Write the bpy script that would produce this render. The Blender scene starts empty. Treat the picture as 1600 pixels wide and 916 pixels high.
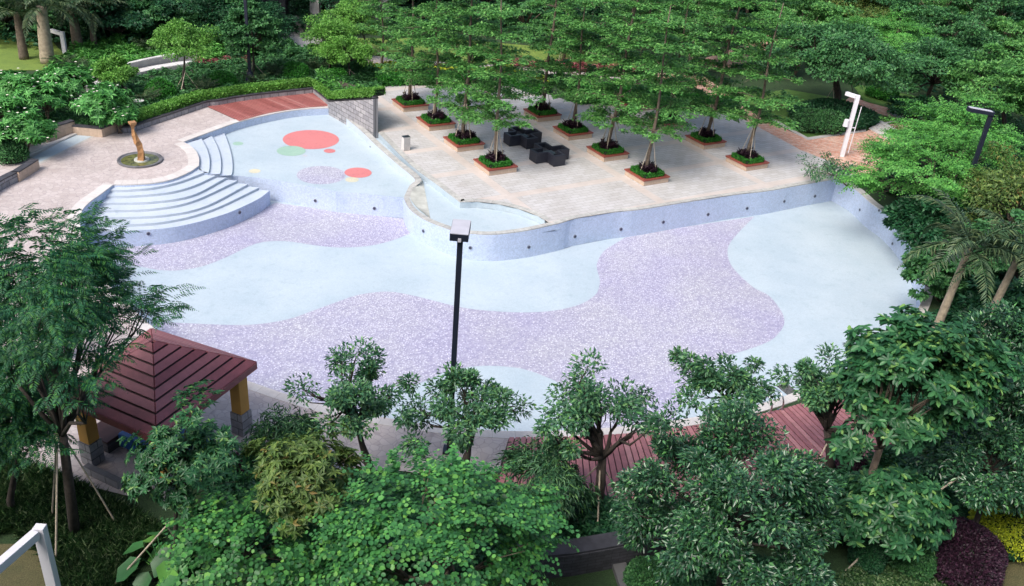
import bpy, bmesh, math, random
import numpy as np
from mathutils import Matrix, Vector
from mathutils.geometry import tessellate_polygon
R_ = math.radians
C = bpy.context.scene.collection
scn = bpy.context.scene

# ------------------------------------------------------------------ camera
F = 1422.4; PITCH, ROLL, H = 0.50706, -0.085955, 20.07
cp, sp = math.cos(PITCH), math.sin(PITCH)
fwd = np.array([0, cp, -sp]); rgt = np.array([1., 0, 0]); dwn = np.cross(fwd, rgt)
cr, sr = math.cos(ROLL), math.sin(ROLL)
RC = np.array([cr*rgt + sr*dwn, -sr*rgt + cr*dwn, fwd])
cd = bpy.data.cameras.new('camera'); cam = bpy.data.objects.new('camera', cd); C.objects.link(cam)
cd.sensor_width = 36; cd.lens = F/1600*36; cd.clip_end = 2000; cd.clip_start = 0.1
M = Matrix.Identity(4)
for i in range(3):
    M[i][0] = RC[0][i]; M[i][1] = -RC[1][i]; M[i][2] = -RC[2][i]
M[2][3] = H
cam.matrix_world = M
scn.camera = cam

# ------------------------------------------------------------------ light
SUN_EL, SUN_AZ = 50, 218          # azimuth of the sun (compass-like, clockwise from +Y)
w = bpy.data.worlds.new("World"); scn.world = w; w.use_nodes = True
nt = w.node_tree; nt.nodes.clear()
sky = nt.nodes.new('ShaderNodeTexSky'); sky.sky_type = 'NISHITA'; sky.sun_disc = False
sky.sun_elevation = R_(SUN_EL); sky.sun_rotation = R_(SUN_AZ); sky.air_density = 1.0; sky.dust_density = 4.5; sky.ozone_density = .5
bg = nt.nodes.new('ShaderNodeBackground'); bg.inputs[1].default_value = 0.15
ow = nt.nodes.new('ShaderNodeOutputWorld')
nt.links.new(sky.outputs[0], bg.inputs[0]); nt.links.new(bg.outputs[0], ow.inputs[0])
sd = bpy.data.lights.new('sun', 'SUN'); sd.energy = 1.75; sd.angle = R_(26); sd.color = (1, .985, .96)
sun = bpy.data.objects.new('sun', sd); C.objects.link(sun)
az, el = R_(SUN_AZ), R_(SUN_EL)
sdir = Vector((math.sin(az)*math.cos(el), math.cos(az)*math.cos(el), math.sin(el)))
sun.rotation_euler = sdir.to_track_quat('Z', 'Y').to_euler(); sun.location = (0, 0, 60)
vs = scn.view_settings
vs.view_transform = 'Standard'; vs.look = 'None'; vs.gamma = 1; vs.exposure = 0.72; vs.use_curve_mapping = False

# ------------------------------------------------------------------ pixel helpers (photo pixel -> place)
def ray(x, y): return RC.T @ np.array([(x-800)/F, (y-458)/F, 1.0])
def W(x, y, z=0.0):
    d = ray(x, y); t = (z-H)/d[2]; return np.array([d[0]*t, d[1]*t, z])
def WF(x, y):                      # on the sloping pool floor
    d = ray(x, y)                  # z = FZ0 + FG*X
    t = (H-FZ0)/(FG*d[0]-d[2]); return np.array([d[0]*t, d[1]*t, H+d[2]*t])
FZ0, FG = -1.70, 0.0085
def at(x, y, Y):                   # on the vertical plane at distance Y
    d = ray(x, y); t = Y/d[1]; return np.array([d[0]*t, Y, H+d[2]*t])
def mpp(P):                        # metres per photo pixel at P
    c = RC @ (np.array(P)-[0, 0, H]); return c[2]/F
def WL(px, z=0.0): return [W(p[0], p[1], p[2] if len(p) > 2 else z) for p in px]
def smooth(pts, n=6, closed=False):
    P = np.array(pts, float); out = []
    m = len(P)
    for i in range(m if closed else m-1):
        p0 = P[(i-1) % m] if closed or i > 0 else 2*P[0]-P[1]
        p1 = P[i]; p2 = P[(i+1) % m]
        p3 = P[(i+2) % m] if closed or i < m-2 else 2*P[-1]-P[-2]
        for k in range(n):
            t = k/n
            out.append(.5*((2*p1)+(-p0+p2)*t+(2*p0-5*p1+4*p2-p3)*t*t+(-p0+3*p1-3*p2+p3)*t**3))
    if not closed: out.append(P[-1])
    return [np.array(o) for o in out]
def resample(pts, n):
    P = np.array(pts, float); d = np.r_[0, np.cumsum(np.linalg.norm(np.diff(P, axis=0), axis=1))]
    t = np.linspace(0, d[-1], n); return [np.array([np.interp(s, d, P[:, k]) for k in range(P.shape[1])]) for s in t]
def offset(pts, w_):
    P = np.array(pts, float); out = []
    for i in range(len(P)):
        a = P[max(i-1, 0)]; b = P[min(i+1, len(P)-1)]
        t = (b-a)[:2]; t = t/(np.hypot(*t)+1e-9); nrm = np.array([t[1], -t[0]])
        q = P[i].copy(); q[:2] += nrm*w_; out.append(q)
    return out

# ------------------------------------------------------------------ object helpers
def tag(o, label=None, cat=None, group=None, kind=None):
    if label: o['label'] = label
    if cat: o['category'] = cat
    if group: o['group'] = group
    if kind: o['kind'] = kind
    return o
def thing(name, label, cat, loc=(0, 0, 0), rz=0.0, group=None):
    o = bpy.data.objects.new(name, None); C.objects.link(o); o.location = loc; o.rotation_euler[2] = rz
    o.empty_display_size = .2
    return tag(o, label, cat, group)
def link(name, me, parent=None):
    o = bpy.data.objects.new(name, me); C.objects.link(o)
    if parent is not None: o.parent = parent
    return o
def copy_tree(o, parent=None):
    c = o.copy(); C.objects.link(c); c.parent = parent
    for ch in [x for x in o.children]: copy_tree(ch, c)
    return c
class MB:
    def __init__(s): s.v = []; s.f = []; s.uv = []
    def add(s, vs_, fs, uvs=None):
        b = len(s.v); s.v += [tuple(map(float, q)) for q in vs_]
        for k, f in enumerate(fs):
            s.f.append([b+i for i in f]); s.uv.append(uvs[k] if uvs else [(vs_[i][0], vs_[i][1]) for i in f])
    def box(s, c, sz, rz=0, tilt=None):
        hx, hy, hz = sz[0]/2, sz[1]/2, sz[2]/2; vs_ = []
        ca, sa = math.cos(rz), math.sin(rz)
        for dx, dy, dz in ((-1,-1,-1),(1,-1,-1),(1,1,-1),(-1,1,-1),(-1,-1,1),(1,-1,1),(1,1,1),(-1,1,1)):
            x, y, z = dx*hx, dy*hy, dz*hz
            vs_.append((c[0]+x*ca-y*sa, c[1]+x*sa+y*ca, c[2]+z))
        fs = [(0,3,2,1),(4,5,6,7),(0,1,5,4),(1,2,6,5),(2,3,7,6),(3,0,4,7)]
        L = {0:(sz[0],sz[1]),1:(sz[0],sz[1]),2:(sz[0],sz[2]),3:(sz[1],sz[2]),4:(sz[0],sz[2]),5:(sz[1],sz[2])}
        s.add(vs_, fs, [[(0,0),(L[k][0],0),(L[k][0],L[k][1]),(0,L[k][1])] for k in range(6)])
    def prism(s, poly, z0, z1):
        n = len(poly); top = [(p[0], p[1], z1) for p in poly]; bot = [(p[0], p[1], z0) for p in poly]
        tris = tessellate_polygon([[Vector(t) for t in top]])
        s.add(top, [fix(t, top) for t in tris])
        for i in range(n):
            j = (i+1) % n
            l = math.hypot(poly[i][0]-poly[j][0], poly[i][1]-poly[j][1])
            s.add([bot[i], bot[j], top[j], top[i]], [(0,1,2,3)], [[(0,z0),(l,z0),(l,z1),(0,z1)]])
    def tube(s, pts, rad, n=7, cap=True):
        P = [np.array(p, float) for p in pts]; m = len(P)
        if not hasattr(rad, '__len__'): rad = [rad]*m
        rings = []
        up = np.array([0.13, 0.21, .97])
        for i in range(m):
            t = P[min(i+1, m-1)]-P[max(i-1, 0)]; t /= (np.linalg.norm(t)+1e-9)
            a = np.cross(t, up)
            if np.linalg.norm(a) < .15: a = np.cross(t, [1, .3, 0])
            a /= np.linalg.norm(a); b = np.cross(t, a)
            rings.append([P[i]+rad[i]*(math.cos(q)*a+math.sin(q)*b) for q in np.linspace(0, 2*math.pi, n, endpoint=False)])
        vs_ = [v for r in rings for v in r]; fs = []
        for i in range(m-1):
            for k in range(n):
                fs.append((i*n+k, i*n+(k+1) % n, (i+1)*n+(k+1) % n, (i+1)*n+k))
        if cap: fs.append(tuple(range(n-1, -1, -1))); fs.append(tuple((m-1)*n+k for k in range(n)))
        s.add(vs_, fs)
    def beam(s, a, b, w_, h_):     # square bar from a to b
        a = np.array(a, float); b = np.array(b, float); t = b-a; t /= np.linalg.norm(t)
        sd_ = np.cross(t, [0, 0, 1])
        if np.linalg.norm(sd_) < .05: sd_ = np.array([1., 0, 0])
        sd_ /= np.linalg.norm(sd_); up = np.cross(sd_, t)
        vs_ = [p+i*sd_*w_/2+j*up*h_/2 for p in (a, b) for i, j in ((-1,-1),(1,-1),(1,1),(-1,1))]
        s.add(vs_, [(3,2,1,0),(4,5,6,7),(0,1,5,4),(1,2,6,5),(2,3,7,6),(3,0,4,7)])
    def ribbon(s, a, b):           # quad strip between two polylines with uv = arc length
        d = 0
        for i in range(len(a)-1):
            l = float(np.linalg.norm(np.array(a[i+1])[:2]-np.array(a[i])[:2]))
            s.add([a[i], a[i+1], b[i+1], b[i]], [(0,1,2,3)], [[(d, a[i][2]), (d+l, a[i+1][2]), (d+l, b[i+1][2]), (d, b[i][2])]]); d += l
    def wall(s, line, ztop, zbot, th):
        zb_ = zbot if hasattr(zbot, '__len__') else [zbot]*len(line)
        return s.wall_(line, ztop, zb_, th)
    def wall_(s, line, ztop, zbot, th):   # thick wall along a polyline; ztop may be a list
        n = len(line); zt = ztop if hasattr(ztop, '__len__') else [ztop]*n
        o = offset(line, th)
        A0 = [(p[0], p[1], zbot[i]) for i, p in enumerate(line)]; A1 = [(p[0], p[1], zt[i]) for i, p in enumerate(line)]
        B0 = [(p[0], p[1], zbot[i]) for i, p in enumerate(o)]; B1 = [(p[0], p[1], zt[i]) for i, p in enumerate(o)]
        s.ribbon(A0, A1); s.ribbon(B1, B0); s.ribbon(A1, B1)
        s.add([A0[0], A1[0], B1[0], B0[0]], [(0,1,2,3)]); s.add([A0[-1], B0[-1], B1[-1], A1[-1]], [(0,1,2,3)])
    def build(s, name, m, parent=None, smooth_=False, bevel=0, origin=None):
        me = bpy.data.meshes.new(name)
        vv = s.v if origin is None else [(a-origin[0], b-origin[1], c-origin[2]) for a, b, c in s.v]
        me.from_pydata(vv, [], s.f); ul = me.uv_layers.new(name='uv')
        flat = [c for f in s.uv for q in f for c in q]
        if len(flat) == len(me.loops)*2: ul.data.foreach_set('uv', flat)
        bm = bmesh.new(); bm.from_mesh(me); bmesh.ops.recalc_face_normals(bm, faces=bm.faces) if not getattr(s, 'keep', False) else None
        bm.to_mesh(me); bm.free()
        me.materials.append(m)
        if smooth_: me.polygons.foreach_set('use_smooth', [True]*len(me.polygons))
        me.update()
        o = link(name, me, parent)
        if bevel:
            b = o.modifiers.new('bevel', 'BEVEL'); b.width = bevel; b.segments = 2; b.limit_method = 'ANGLE'
        return o
def fix(t, pts):
    a, b, c = [pts[i] for i in t]
    cz = (b[0]-a[0])*(c[1]-a[1])-(b[1]-a[1])*(c[0]-a[0])
    return tuple(t) if cz > 0 else (t[0], t[2], t[1])
def sheet(name, loops, m, z=None, kind='structure', parent=None):
    mb = MB(); allp = [p for l in loops for p in l]
    L = [[Vector((p[0], p[1], 0)) for p in l] for l in loops]
    tris = tessellate_polygon(L)
    pts = [(p[0], p[1], p[2] if z is None else z) for p in allp]
    mb.add(pts, [fix(t, pts) for t in tris]); mb.keep = True
    o = mb.build(name, m, parent)
    if kind: o['kind'] = kind
    return o

# ------------------------------------------------------------------ materials
def newmat(name):
    m = bpy.data.materials.new(name); m.use_nodes = True; n = m.node_tree; p = n.nodes['Principled BSDF']; return m, n, p
def col4(c): return (c[0], c[1], c[2], 1)
def ramp(n, fac, stops):
    r = n.nodes.new('ShaderNodeValToRGB'); e = r.color_ramp.elements
    while len(e) < len(stops): e.new(.5)
    for i, (p, c) in enumerate(stops): e[i].position = p; e[i].color = col4(c)
    n.links.new(fac, r.inputs[0]); return r.outputs[0]
def tex(n, kind, scale, vec=None, **kw):
    t = n.nodes.new('ShaderNodeTex'+kind)
    if 'Scale' in t.inputs: t.inputs['Scale'].default_value = scale
    for k, v in kw.items():
        if k in t.inputs: t.inputs[k].default_value = v
        else: setattr(t, k, v)
    if vec is not None: n.links.new(vec, t.inputs['Vector'])
    return t
def objco(n, rot=0, kind='Object'):
    tc = n.nodes.new('ShaderNodeTexCoord'); mp = n.nodes.new('ShaderNodeMapping'); mp.inputs['Rotation'].default_value[2] = rot
    n.links.new(tc.outputs[kind], mp.inputs[0]); return mp.outputs[0]
def mix(n, fac, a, b, mode='MIX'):
    x = n.nodes.new('ShaderNodeMix'); x.data_type = 'RGBA'; x.blend_type = mode
    for s_, v in ((0, fac), (6, a), (7, b)):
        if isinstance(v, (int, float)): x.inputs[s_].default_value = v
        elif isinstance(v, tuple): x.inputs[s_].default_value = col4(v)
        else: n.links.new(v, x.inputs[s_])
    return x.outputs[2]
def math_(n, op, a, b=0.0, clamp=False):
    x = n.nodes.new('ShaderNodeMath'); x.operation = op; x.use_clamp = clamp
    for i, v in enumerate((a, b)):
        if isinstance(v, (int, float)): x.inputs[i].default_value = v
        else: n.links.new(v, x.inputs[i])
    return x.outputs[0]
def bump(n, p, h, strength=.3, dist=.02):
    b = n.nodes.new('ShaderNodeBump'); b.inputs['Strength'].default_value = strength; b.inputs['Distance'].default_value = dist
    n.links.new(h, b.inputs['Height']); n.links.new(b.outputs[0], p.inputs['Normal'])
def plain(name, c, rough=.6, var=.15, scale=3.0, metal=0, bmp=.15):
    m, n, p = newmat(name); co = objco(n)
    t = tex(n, 'Noise', scale, co, Detail=6.0)
    a = tuple(x*(1-var) for x in c); b = tuple(min(1, x*(1+var)) for x in c)
    n.links.new(ramp(n, t.outputs[0], [(.3, a), (.7, b)]), p.inputs['Base Color'])
    p.inputs['Roughness'].default_value = rough; p.inputs['Metallic'].default_value = metal
    if bmp: bump(n, p, tex(n, 'Noise', scale*12, co, Detail=4.0).outputs[0], bmp, .01)
    return m
def leafmat(name, stops, trans=.25, rough=.5, spec=.35):
    m, n, p = newmat(name); g = n.nodes.new('ShaderNodeNewGeometry')
    if name in ('leaf_tier','leaf_mid','leaf_dark','leaf_bright','leaf_frangi','leaf_lime','leaf_hedge','leaf_whorl'): stops=[(p_,(q[0]*.76,q[1]*1.03,q[2]*1.12)) for p_,q in stops]
    c = ramp(n, g.outputs['Random Per Island'], stops)
    big = tex(n, 'Noise', .9, objco(n), Detail=3.0)
    sh = math_(n, 'MULTIPLY_ADD', big.outputs[0], 1.1); n.nodes[-1].inputs[2].default_value = .48
    hsv = n.nodes.new('ShaderNodeHueSaturation'); n.links.new(sh, hsv.inputs['Value']); n.links.new(c, hsv.inputs['Color'])
    c = hsv.outputs[0]
    n.links.new(c, p.inputs['Base Color']); p.inputs['Roughness'].default_value = rough
    p.inputs['Specular IOR Level'].default_value = spec
    tr = n.nodes.new('ShaderNodeBsdfTranslucent'); n.links.new(c, tr.inputs[0])
    mx = n.nodes.new('ShaderNodeMixShader'); mx.inputs[0].default_value = trans
    out = n.nodes['Material Output']
    n.links.new(p.outputs[0], mx.inputs[1]); n.links.new(tr.outputs[0], mx.inputs[2]); n.links.new(mx.outputs[0], out.inputs[0])
    return m
PLZ = -0.56810                      # plaza axis angle
MT = {}
MT['bark'] = plain('bark', (.13, .10, .075), .9, .4, 6, bmp=.6)
MT['dark_bark'] = plain('dark_bark', (.045, .036, .03), .9, .4, 6, bmp=.6)
MT['pale_bark'] = plain('pale_bark', (.30, .25, .18), .9, .3, 5, bmp=.5)
MT['stake'] = plain('stake', (.42, .36, .28), .8, .2, 5)
MT['leaf_tier'] = leafmat('leaf_tier', [(0, (.05, .13, .03)), (.45, (.10, .225, .05)), (.8, (.16, .31, .07)), (1, (.24, .39, .09))])
MT['leaf_mid'] = leafmat('leaf_mid', [(0, (.03, .085, .03)), (.5, (.06, .15, .045)), (1, (.12, .25, .07))])
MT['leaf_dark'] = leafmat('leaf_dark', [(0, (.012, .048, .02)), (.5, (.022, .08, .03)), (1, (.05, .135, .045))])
MT['leaf_bright'] = leafmat('leaf_bright', [(0, (.05, .15, .025)), (.5, (.10, .25, .04)), (1, (.17, .35, .06))])
MT['leaf_round'] = leafmat('leaf_round', [(0, (.02, .09, .03)), (.5, (.05, .19, .055)), (.85, (.09, .30, .07)), (1, (.18, .42, .08))], rough=.42)
MT['leaf_small'] = leafmat('leaf_small', [(0, (.02, .075, .04)), (.5, (.05, .15, .07)), (.85, (.11, .25, .11)), (1, (.15, .33, .08))], rough=.4)
MT['leaf_feather'] = leafmat('leaf_feather', [(0, (.012, .075, .038)), (.6, (.026, .14, .06)), (1, (.08, .25, .05))], trans=.3)
MT['leaf_whorl'] = leafmat('leaf_whorl', [(0, (.02, .075, .025)), (.6, (.045, .12, .045)), (.88, (.08, .19, .06)), (1, (.25, .34, .08))], rough=.4)
MT['leaf_olive'] = leafmat('leaf_olive', [(0, (.05, .10, .025)), (.6, (.095, .17, .04)), (.9, (.15, .23, .05)), (1, (.22, .16, .05))])
MT['leaf_frangi'] = leafmat('leaf_frangi', [(0, (.05, .16, .035)), (.6, (.10, .27, .05)), (1, (.18, .38, .09))])
MT['leaf_palm'] = leafmat('leaf_palm', [(0, (.03, .07, .035)), (.6, (.07, .13, .06)), (1, (.15, .20, .09))], rough=.4)
MT['leaf_yellow'] = leafmat('leaf_yellow', [(0, (.18, .26, .02)), (.5, (.33, .40, .02)), (1, (.50, .55, .04))])
MT['leaf_purple'] = leafmat('leaf_purple', [(0, (.015, .008, .014)), (.6, (.035, .014, .03)), (1, (.08, .03, .06))])
MT['leaf_red'] = leafmat('leaf_red', [(0, (.10, .02, .03)), (.6, (.25, .06, .07)), (1, (.5, .25, .22))])
MT['leaf_hedge'] = leafmat('leaf_hedge', [(0, (.02, .10, .015)), (.5, (.04, .18, .02)), (1, (.09, .28, .03))])
MT['leaf_lime'] = leafmat('leaf_lime', [(0, (.08, .18, .025)), (.5, (.15, .29, .04)), (1, (.25, .40, .07))])
MT['leaf_gloss'] = leafmat('leaf_gloss', [(0, (.010, .045, .022)), (.5, (.025, .09, .038)), (.85, (.055, .16, .065)), (1, (.10, .28, .07))], trans=.12, rough=.32, spec=.6)
MT['leaf_tuft'] = leafmat('leaf_tuft', [(0, (.015, .05, .015)), (.5, (.035, .10, .03)), (.85, (.11, .20, .07)), (1, (.28, .36, .20))])
MT['flower'] = plain('flower', (.85, .80, .72), .6, .05, 3, bmp=0)
MT['inner'] = plain('inner', (.012, .03, .012), 1, .3, 5)  # near-black fill for the solid cores behind hedge and shrub leaves

def m_mosaic(name, base, var=.05, tile=20.0, grout=.93):
    m, n, p = newmat(name); co = objco(n)
    v = tex(n, 'Voronoi', tile, co, feature='F1'); v.inputs['Randomness'].default_value = .35
    b = tuple(x*(1-var) for x in base); a = tuple(min(1, x*(1+var)) for x in base)
    sep = n.nodes.new('ShaderNodeSeparateColor'); n.links.new(v.outputs['Color'], sep.inputs[0])
    c = ramp(n, sep.outputs[0], [(0, b), (1, a)])
    st = tex(n, 'Noise', .35, co, Detail=6.0, Roughness=.65)
    c = mix(n, 1.0, c, ramp(n, st.outputs[0], [(.35, (.88, .91, .93)), (.6, (1, 1, 1)), (.72, (1.04, 1.04, 1.03))]), 'MULTIPLY')
    st2 = tex(n, 'Noise', 2.3, co, Detail=8.0, Roughness=.7)
    c = mix(n, 1.0, c, ramp(n, st2.outputs[0], [(.30, (.86, .89, .90)), (.46, (1, 1, 1))]), 'MULTIPLY')
    n.links.new(c, p.inputs['Base Color']); p.inputs['Roughness'].default_value = .45; p.inputs['Specular IOR Level'].default_value = .3
    return m
MT['pool_light'] = m_mosaic('pool_light', (.415, .49, .545), .05)
MT['pool_wall'] = m_mosaic('pool_wall', (.46, .535, .69), .11, 16)
MT['pool_step'] = m_mosaic('pool_step', (.47, .525, .60), .04)
MT['pool_rise_lit'] = m_mosaic('pool_rise_lit', (.70, .78, .80), .04)  # riser tile colour lightened to offset shade on the wading steps
def m_pebble():
    m, n, p = newmat('pebble'); co = objco(n)
    v = tex(n, 'Voronoi', 9.5, co, feature='F1'); v.inputs['Randomness'].default_value = .8
    sep = n.nodes.new('ShaderNodeSeparateColor'); n.links.new(v.outputs['Color'], sep.inputs[0])
    lav = ramp(n, sep.outputs[0], [(0, (.285, .28, .375)), (.5, (.34, .335, .425)), (1, (.41, .41, .475))])
    dot = ramp(n, v.outputs['Distance'], [(.20, (1, 1, 1)), (.42, (0, 0, 0))])
    c = mix(n, dot, lav, ramp(n, sep.outputs[1], [(0, (.42, .42, .50)), (.5, (.62, .63, .70)), (1, (.70, .71, .76))]))
    big = tex(n, 'Noise', .30, co, Detail=4.0)
    c = mix(n, 1.0, c, ramp(n, big.outputs[0], [(.35, (.93, .91, 1.0)), (.65, (1.0, 1.0, .98))]), 'MULTIPLY')
    n.links.new(c, p.inputs['Base Color']); p.inputs['Roughness'].default_value = .45
    return m
MT['pebble'] = m_pebble()
def m_plaza():
    m, n, p = newmat('plaza_paving'); co = objco(n, PLZ)
    b = tex(n, 'Brick', 1.0, co); b.offset = .5
    b.inputs['Brick Width'].default_value = .6; b.inputs['Row Height'].default_value = .3; b.inputs['Mortar Size'].default_value = .013
    b.inputs['Color1'].default_value = (.44, .43, .425, 1); b.inputs['Color2'].default_value = (.50, .495, .505, 1); b.inputs['Mortar'].default_value = (.31, .30, .295, 1)
    sx = n.nodes.new('ShaderNodeSeparateXYZ'); n.links.new(co, sx.inputs[0])
    msk = None
    for k, (per, ph) in (('X', (7.9, 1.35)), ('Y', (4.04, .55))):
        q = math_(n, 'ABSOLUTE', math_(n, 'SUBTRACT', math_(n, 'FRACT', math_(n, 'MULTIPLY_ADD', sx.outputs[k], 1/per), 0), .5))
        for nd in n.nodes:
            if nd.type == 'MATH' and nd.operation == 'MULTIPLY_ADD' and not nd.get('set'): nd.inputs[2].default_value = ph; nd['set'] = 1
        g = math_(n, 'LESS_THAN', q, .3/per)
        msk = g if msk is None else math_(n, 'MAXIMUM', msk, g)
    c = mix(n, math_(n, 'MULTIPLY', msk, .75), b.outputs[0], (.54, .475, .44))
    st = tex(n, 'Noise', .5, co, Detail=8.0, Roughness=.7)
    c = mix(n, 1.0, c, ramp(n, st.outputs[0], [(.3, (.82, .80, .78)), (.55, (1, 1, 1)), (.8, (1.06, 1.05, 1.05))]), 'MULTIPLY')
    n.links.new(c, p.inputs['Base Color']); p.inputs['Roughness'].default_value = .6
    return m
MT['plaza'] = m_plaza()
def m_terrace(name='terrace_paving', a=(.42, .365, .35), b=(.50, .45, .435), g=(.33, .29, .29), sc=3.6):
    m, n, p = newmat(name); co = objco(n)
    v = tex(n, 'Voronoi', sc, co, feature='DISTANCE_TO_EDGE'); v2 = tex(n, 'Voronoi', sc, co, feature='F1')
    sep = n.nodes.new('ShaderNodeSeparateColor'); n.links.new(v2.outputs['Color'], sep.inputs[0])
    c = mix(n, ramp(n, v.outputs[0], [(.01, (0, 0, 0)), (.05, (1, 1, 1))]), g, ramp(n, sep.outputs[0], [(0, a), (1, b)]))
    st = tex(n, 'Noise', .4, co, Detail=8.0, Roughness=.7)
    c = mix(n, 1.0, c, ramp(n, st.outputs[0], [(.3, (.86, .85, .84)), (.6, (1.03, 1.02, 1.02))]), 'MULTIPLY')
    n.links.new(c, p.inputs['Base Color']); p.inputs['Roughness'].default_value = .65
    return m
MT['terrace'] = m_terrace()
def m_brick(name, c1, c2, mo, bw, rh, ms=.02, kind='Object', rot=0, rough=.75, bs=.4, noise=.25):
    m, n, p = newmat(name); co = objco(n, rot, kind)
    b = tex(n, 'Brick', 1.0, co); b.inputs['Brick Width'].default_value = bw; b.inputs['Row Height'].default_value = rh
    b.inputs['Mortar Size'].default_value = ms; b.inputs['Color1'].default_value = col4(c1); b.inputs['Color2'].default_value = col4(c2); b.inputs['Mortar'].default_value = col4(mo)
    st = tex(n, 'Noise', 4, co, Detail=8.0, Roughness=.7)
    c = mix(n, 1.0, b.outputs[0], ramp(n, st.outputs[0], [(.3, (1-noise*1.3,)*3), (.7, (1+noise,)*3)]), 'MULTIPLY')
    n.links.new(c, p.inputs['Base Color']); p.inputs['Roughness'].default_value = rough
    h = math_(n, 'ADD', math_(n, 'MULTIPLY', b.outputs['Fac'], -1.0), st.outputs[0]); bump(n, p, h, bs, .04)
    return m
MT['red_brick'] = m_brick('red_brick', (.50, .20, .12), (.62, .42, .33), (.45, .38, .34), .34, .14, .012, rot=.4)
MT['stone_block'] = m_brick('stone_block', (.23, .23, .25), (.34, .335, .35), (.12, .12, .13), .62, .30, .02, 'UV', bs=.8)
MT['beige_block'] = m_brick('beige_block', (.46, .35, .27), (.56, .44, .34), (.34, .26, .2), .5, .5, .006, 'UV', bs=.15, noise=.12)
MT['dark_block'] = m_brick('dark_block', (.05, .05, .06), (.075, .075, .09), (.025, .025, .03), .5, .12, .008, 'UV')
MT['coping'] = m_brick('coping_stone', (.50, .49, .48), (.58, .57, .555), (.36, .35, .34), 1.0, 5, .01, 'UV', bs=.1, noise=.12)
MT['coping_warm'] = m_brick('coping_warm', (.52, .49, .47), (.58, .555, .54), (.40, .375, .36), .8, 5, .01, 'UV', bs=.1, noise=.1)
MT['coping_grey'] = m_brick('coping_grey', (.36, .36, .35), (.44, .44, .42), (.24, .24, .23), 1.0, 5, .012, 'UV', bs=.2, noise=.25)
MT['cap'] = plain('dark_cap', (.045, .045, .055), .6, .3, 4)
MT['concrete'] = plain('concrete', (.42, .41, .40), .8, .15, 1.5)
MT['concrete_dark'] = plain('concrete_dark', (.11, .11, .115), .8, .25, 1.5)
MT['slab_stone'] = plain('slab_stone', (.40, .41, .38), .8, .3, 1.5, bmp=.5)
def m_wood(name, stops, axis='Object'):
    m, n, p = newmat(name); g = n.nodes.new('ShaderNodeNewGeometry')
    c = ramp(n, g.outputs['Random Per Island'], stops)
    st = tex(n, 'Noise', 3, objco(n), Detail=8.0, Roughness=.7)
    c = mix(n, 1.0, c, ramp(n, st.outputs[0], [(.3, (.78, .76, .75)), (.7, (1.15, 1.12, 1.12))]), 'MULTIPLY')
    n.links.new(c, p.inputs['Base Color']); p.inputs['Roughness'].default_value = .55
    bump(n, p, st.outputs[0], .2, .01); return m
MT['deck'] = m_wood('red_deck', [(0, (.27, .085, .075)), (.5, (.33, .11, .10)), (.93, (.38, .145, .13)), (1, (.46, .24, .22))])
MT['deck_near'] = m_wood('near_deck', [(0, (.28, .11, .12)), (.5, (.34, .145, .155)), (.92, (.40, .18, .185)), (1, (.45, .25, .25))])
MT['roof_wood'] = m_wood('roof_wood', [(0, (.20, .05, .06)), (.5, (.255, .075, .085)), (1, (.31, .11, .12))])
MT['seat_wood'] = m_wood('seat_wood', [(0, (.20, .045, .035)), (1, (.27, .07, .05))])
MT['roof_dark'] = plain('roof_dark', (.05, .02, .022), .7, .3, 3)
MT['ochre'] = plain('ochre', (.56, .30, .07), .8, .08, 2)
MT['bronze'] = m_wood('sculpture_wood', [(0, (.30, .15, .06)), (1, (.38, .21, .09))])
MT['basin'] = plain('basin', (.12, .12, .13), .6, .3, 3)
MT['basin_water'] = plain('basin_water', (.10, .105, .03), .25, .5, 4, bmp=.05)
MT['black_metal'] = plain('black_metal', (.012, .015, .03), .4, .1, 3, bmp=0)
MT['lamp_top'] = plain('lamp_top', (.40, .40, .45), .5, .08, 3, bmp=0)
MT['white_paint'] = plain('white_paint', (.72, .71, .76), .45, .05, 3, bmp=0)
MT['steel'] = plain('steel', (.55, .55, .56), .25, .05, 3, metal=1, bmp=0)
MT['bin'] = plain('bin_metal', (.58, .57, .55), .4, .06, 6, bmp=0)
MT['rattan'] = plain('rattan', (.018, .020, .032), .5, .4, 40, bmp=.5)
MT['cushion'] = plain('cushion', (.025, .027, .035), .8, .2, 5)
MT['glass'] = plain('table_glass', (.07, .10, .12), .1, .1, 3, bmp=0)
MT['soil'] = plain('soil', (.045, .035, .025), 1, .4, 2)
MT['blue'] = plain('blue_cloth', (.015, .09, .30), .5, .3, 2)
MT['fitting'] = plain('light_fitting', (.03, .035, .07), .3, .1, 4, bmp=0)
MT['grate'] = m_brick('grate', (.2, .2, .2), (.26, .26, .26), (.03, .03, .03), 2, .05, .018, 'Object', rot=.5)
for k, c in (('dot_red', (.58, .19, .19)), ('dot_green', (.31, .46, .37)), ('dot_yellow', (.56, .53, .40)), ('dot_grey', (.45, .46, .50))): MT[k] = m_mosaic(k, c, .06)
def m_grass(name, a, b):
    m, n, p = newmat(name); co = objco(n)
    t = tex(n, 'Noise', 1.2, co, Detail=10.0, Roughness=.75); t2 = tex(n, 'Noise', 25, co, Detail=4.0)
    c = mix(n, 1.0, ramp(n, t.outputs[0], [(.3, a), (.7, b)]), ramp(n, t2.outputs[0], [(.3, (.6, .6, .6)), (.7, (1.3, 1.3, 1.3))]), 'MULTIPLY')
    n.links.new(c, p.inputs['Base Color']); p.inputs['Roughness'].default_value = .9; bump(n, p, t2.outputs[0], .6, .04); return m
MT['lawn'] = m_grass('lawn', (.05, .12, .02), (.09, .19, .03))
MT['lawn_bright'] = m_grass('lawn_bright', (.10, .17, .03), (.17, .25, .04))
MT['lawn_brown'] = m_grass('lawn_brown', (.07, .075, .03), (.13, .11, .05))
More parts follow.
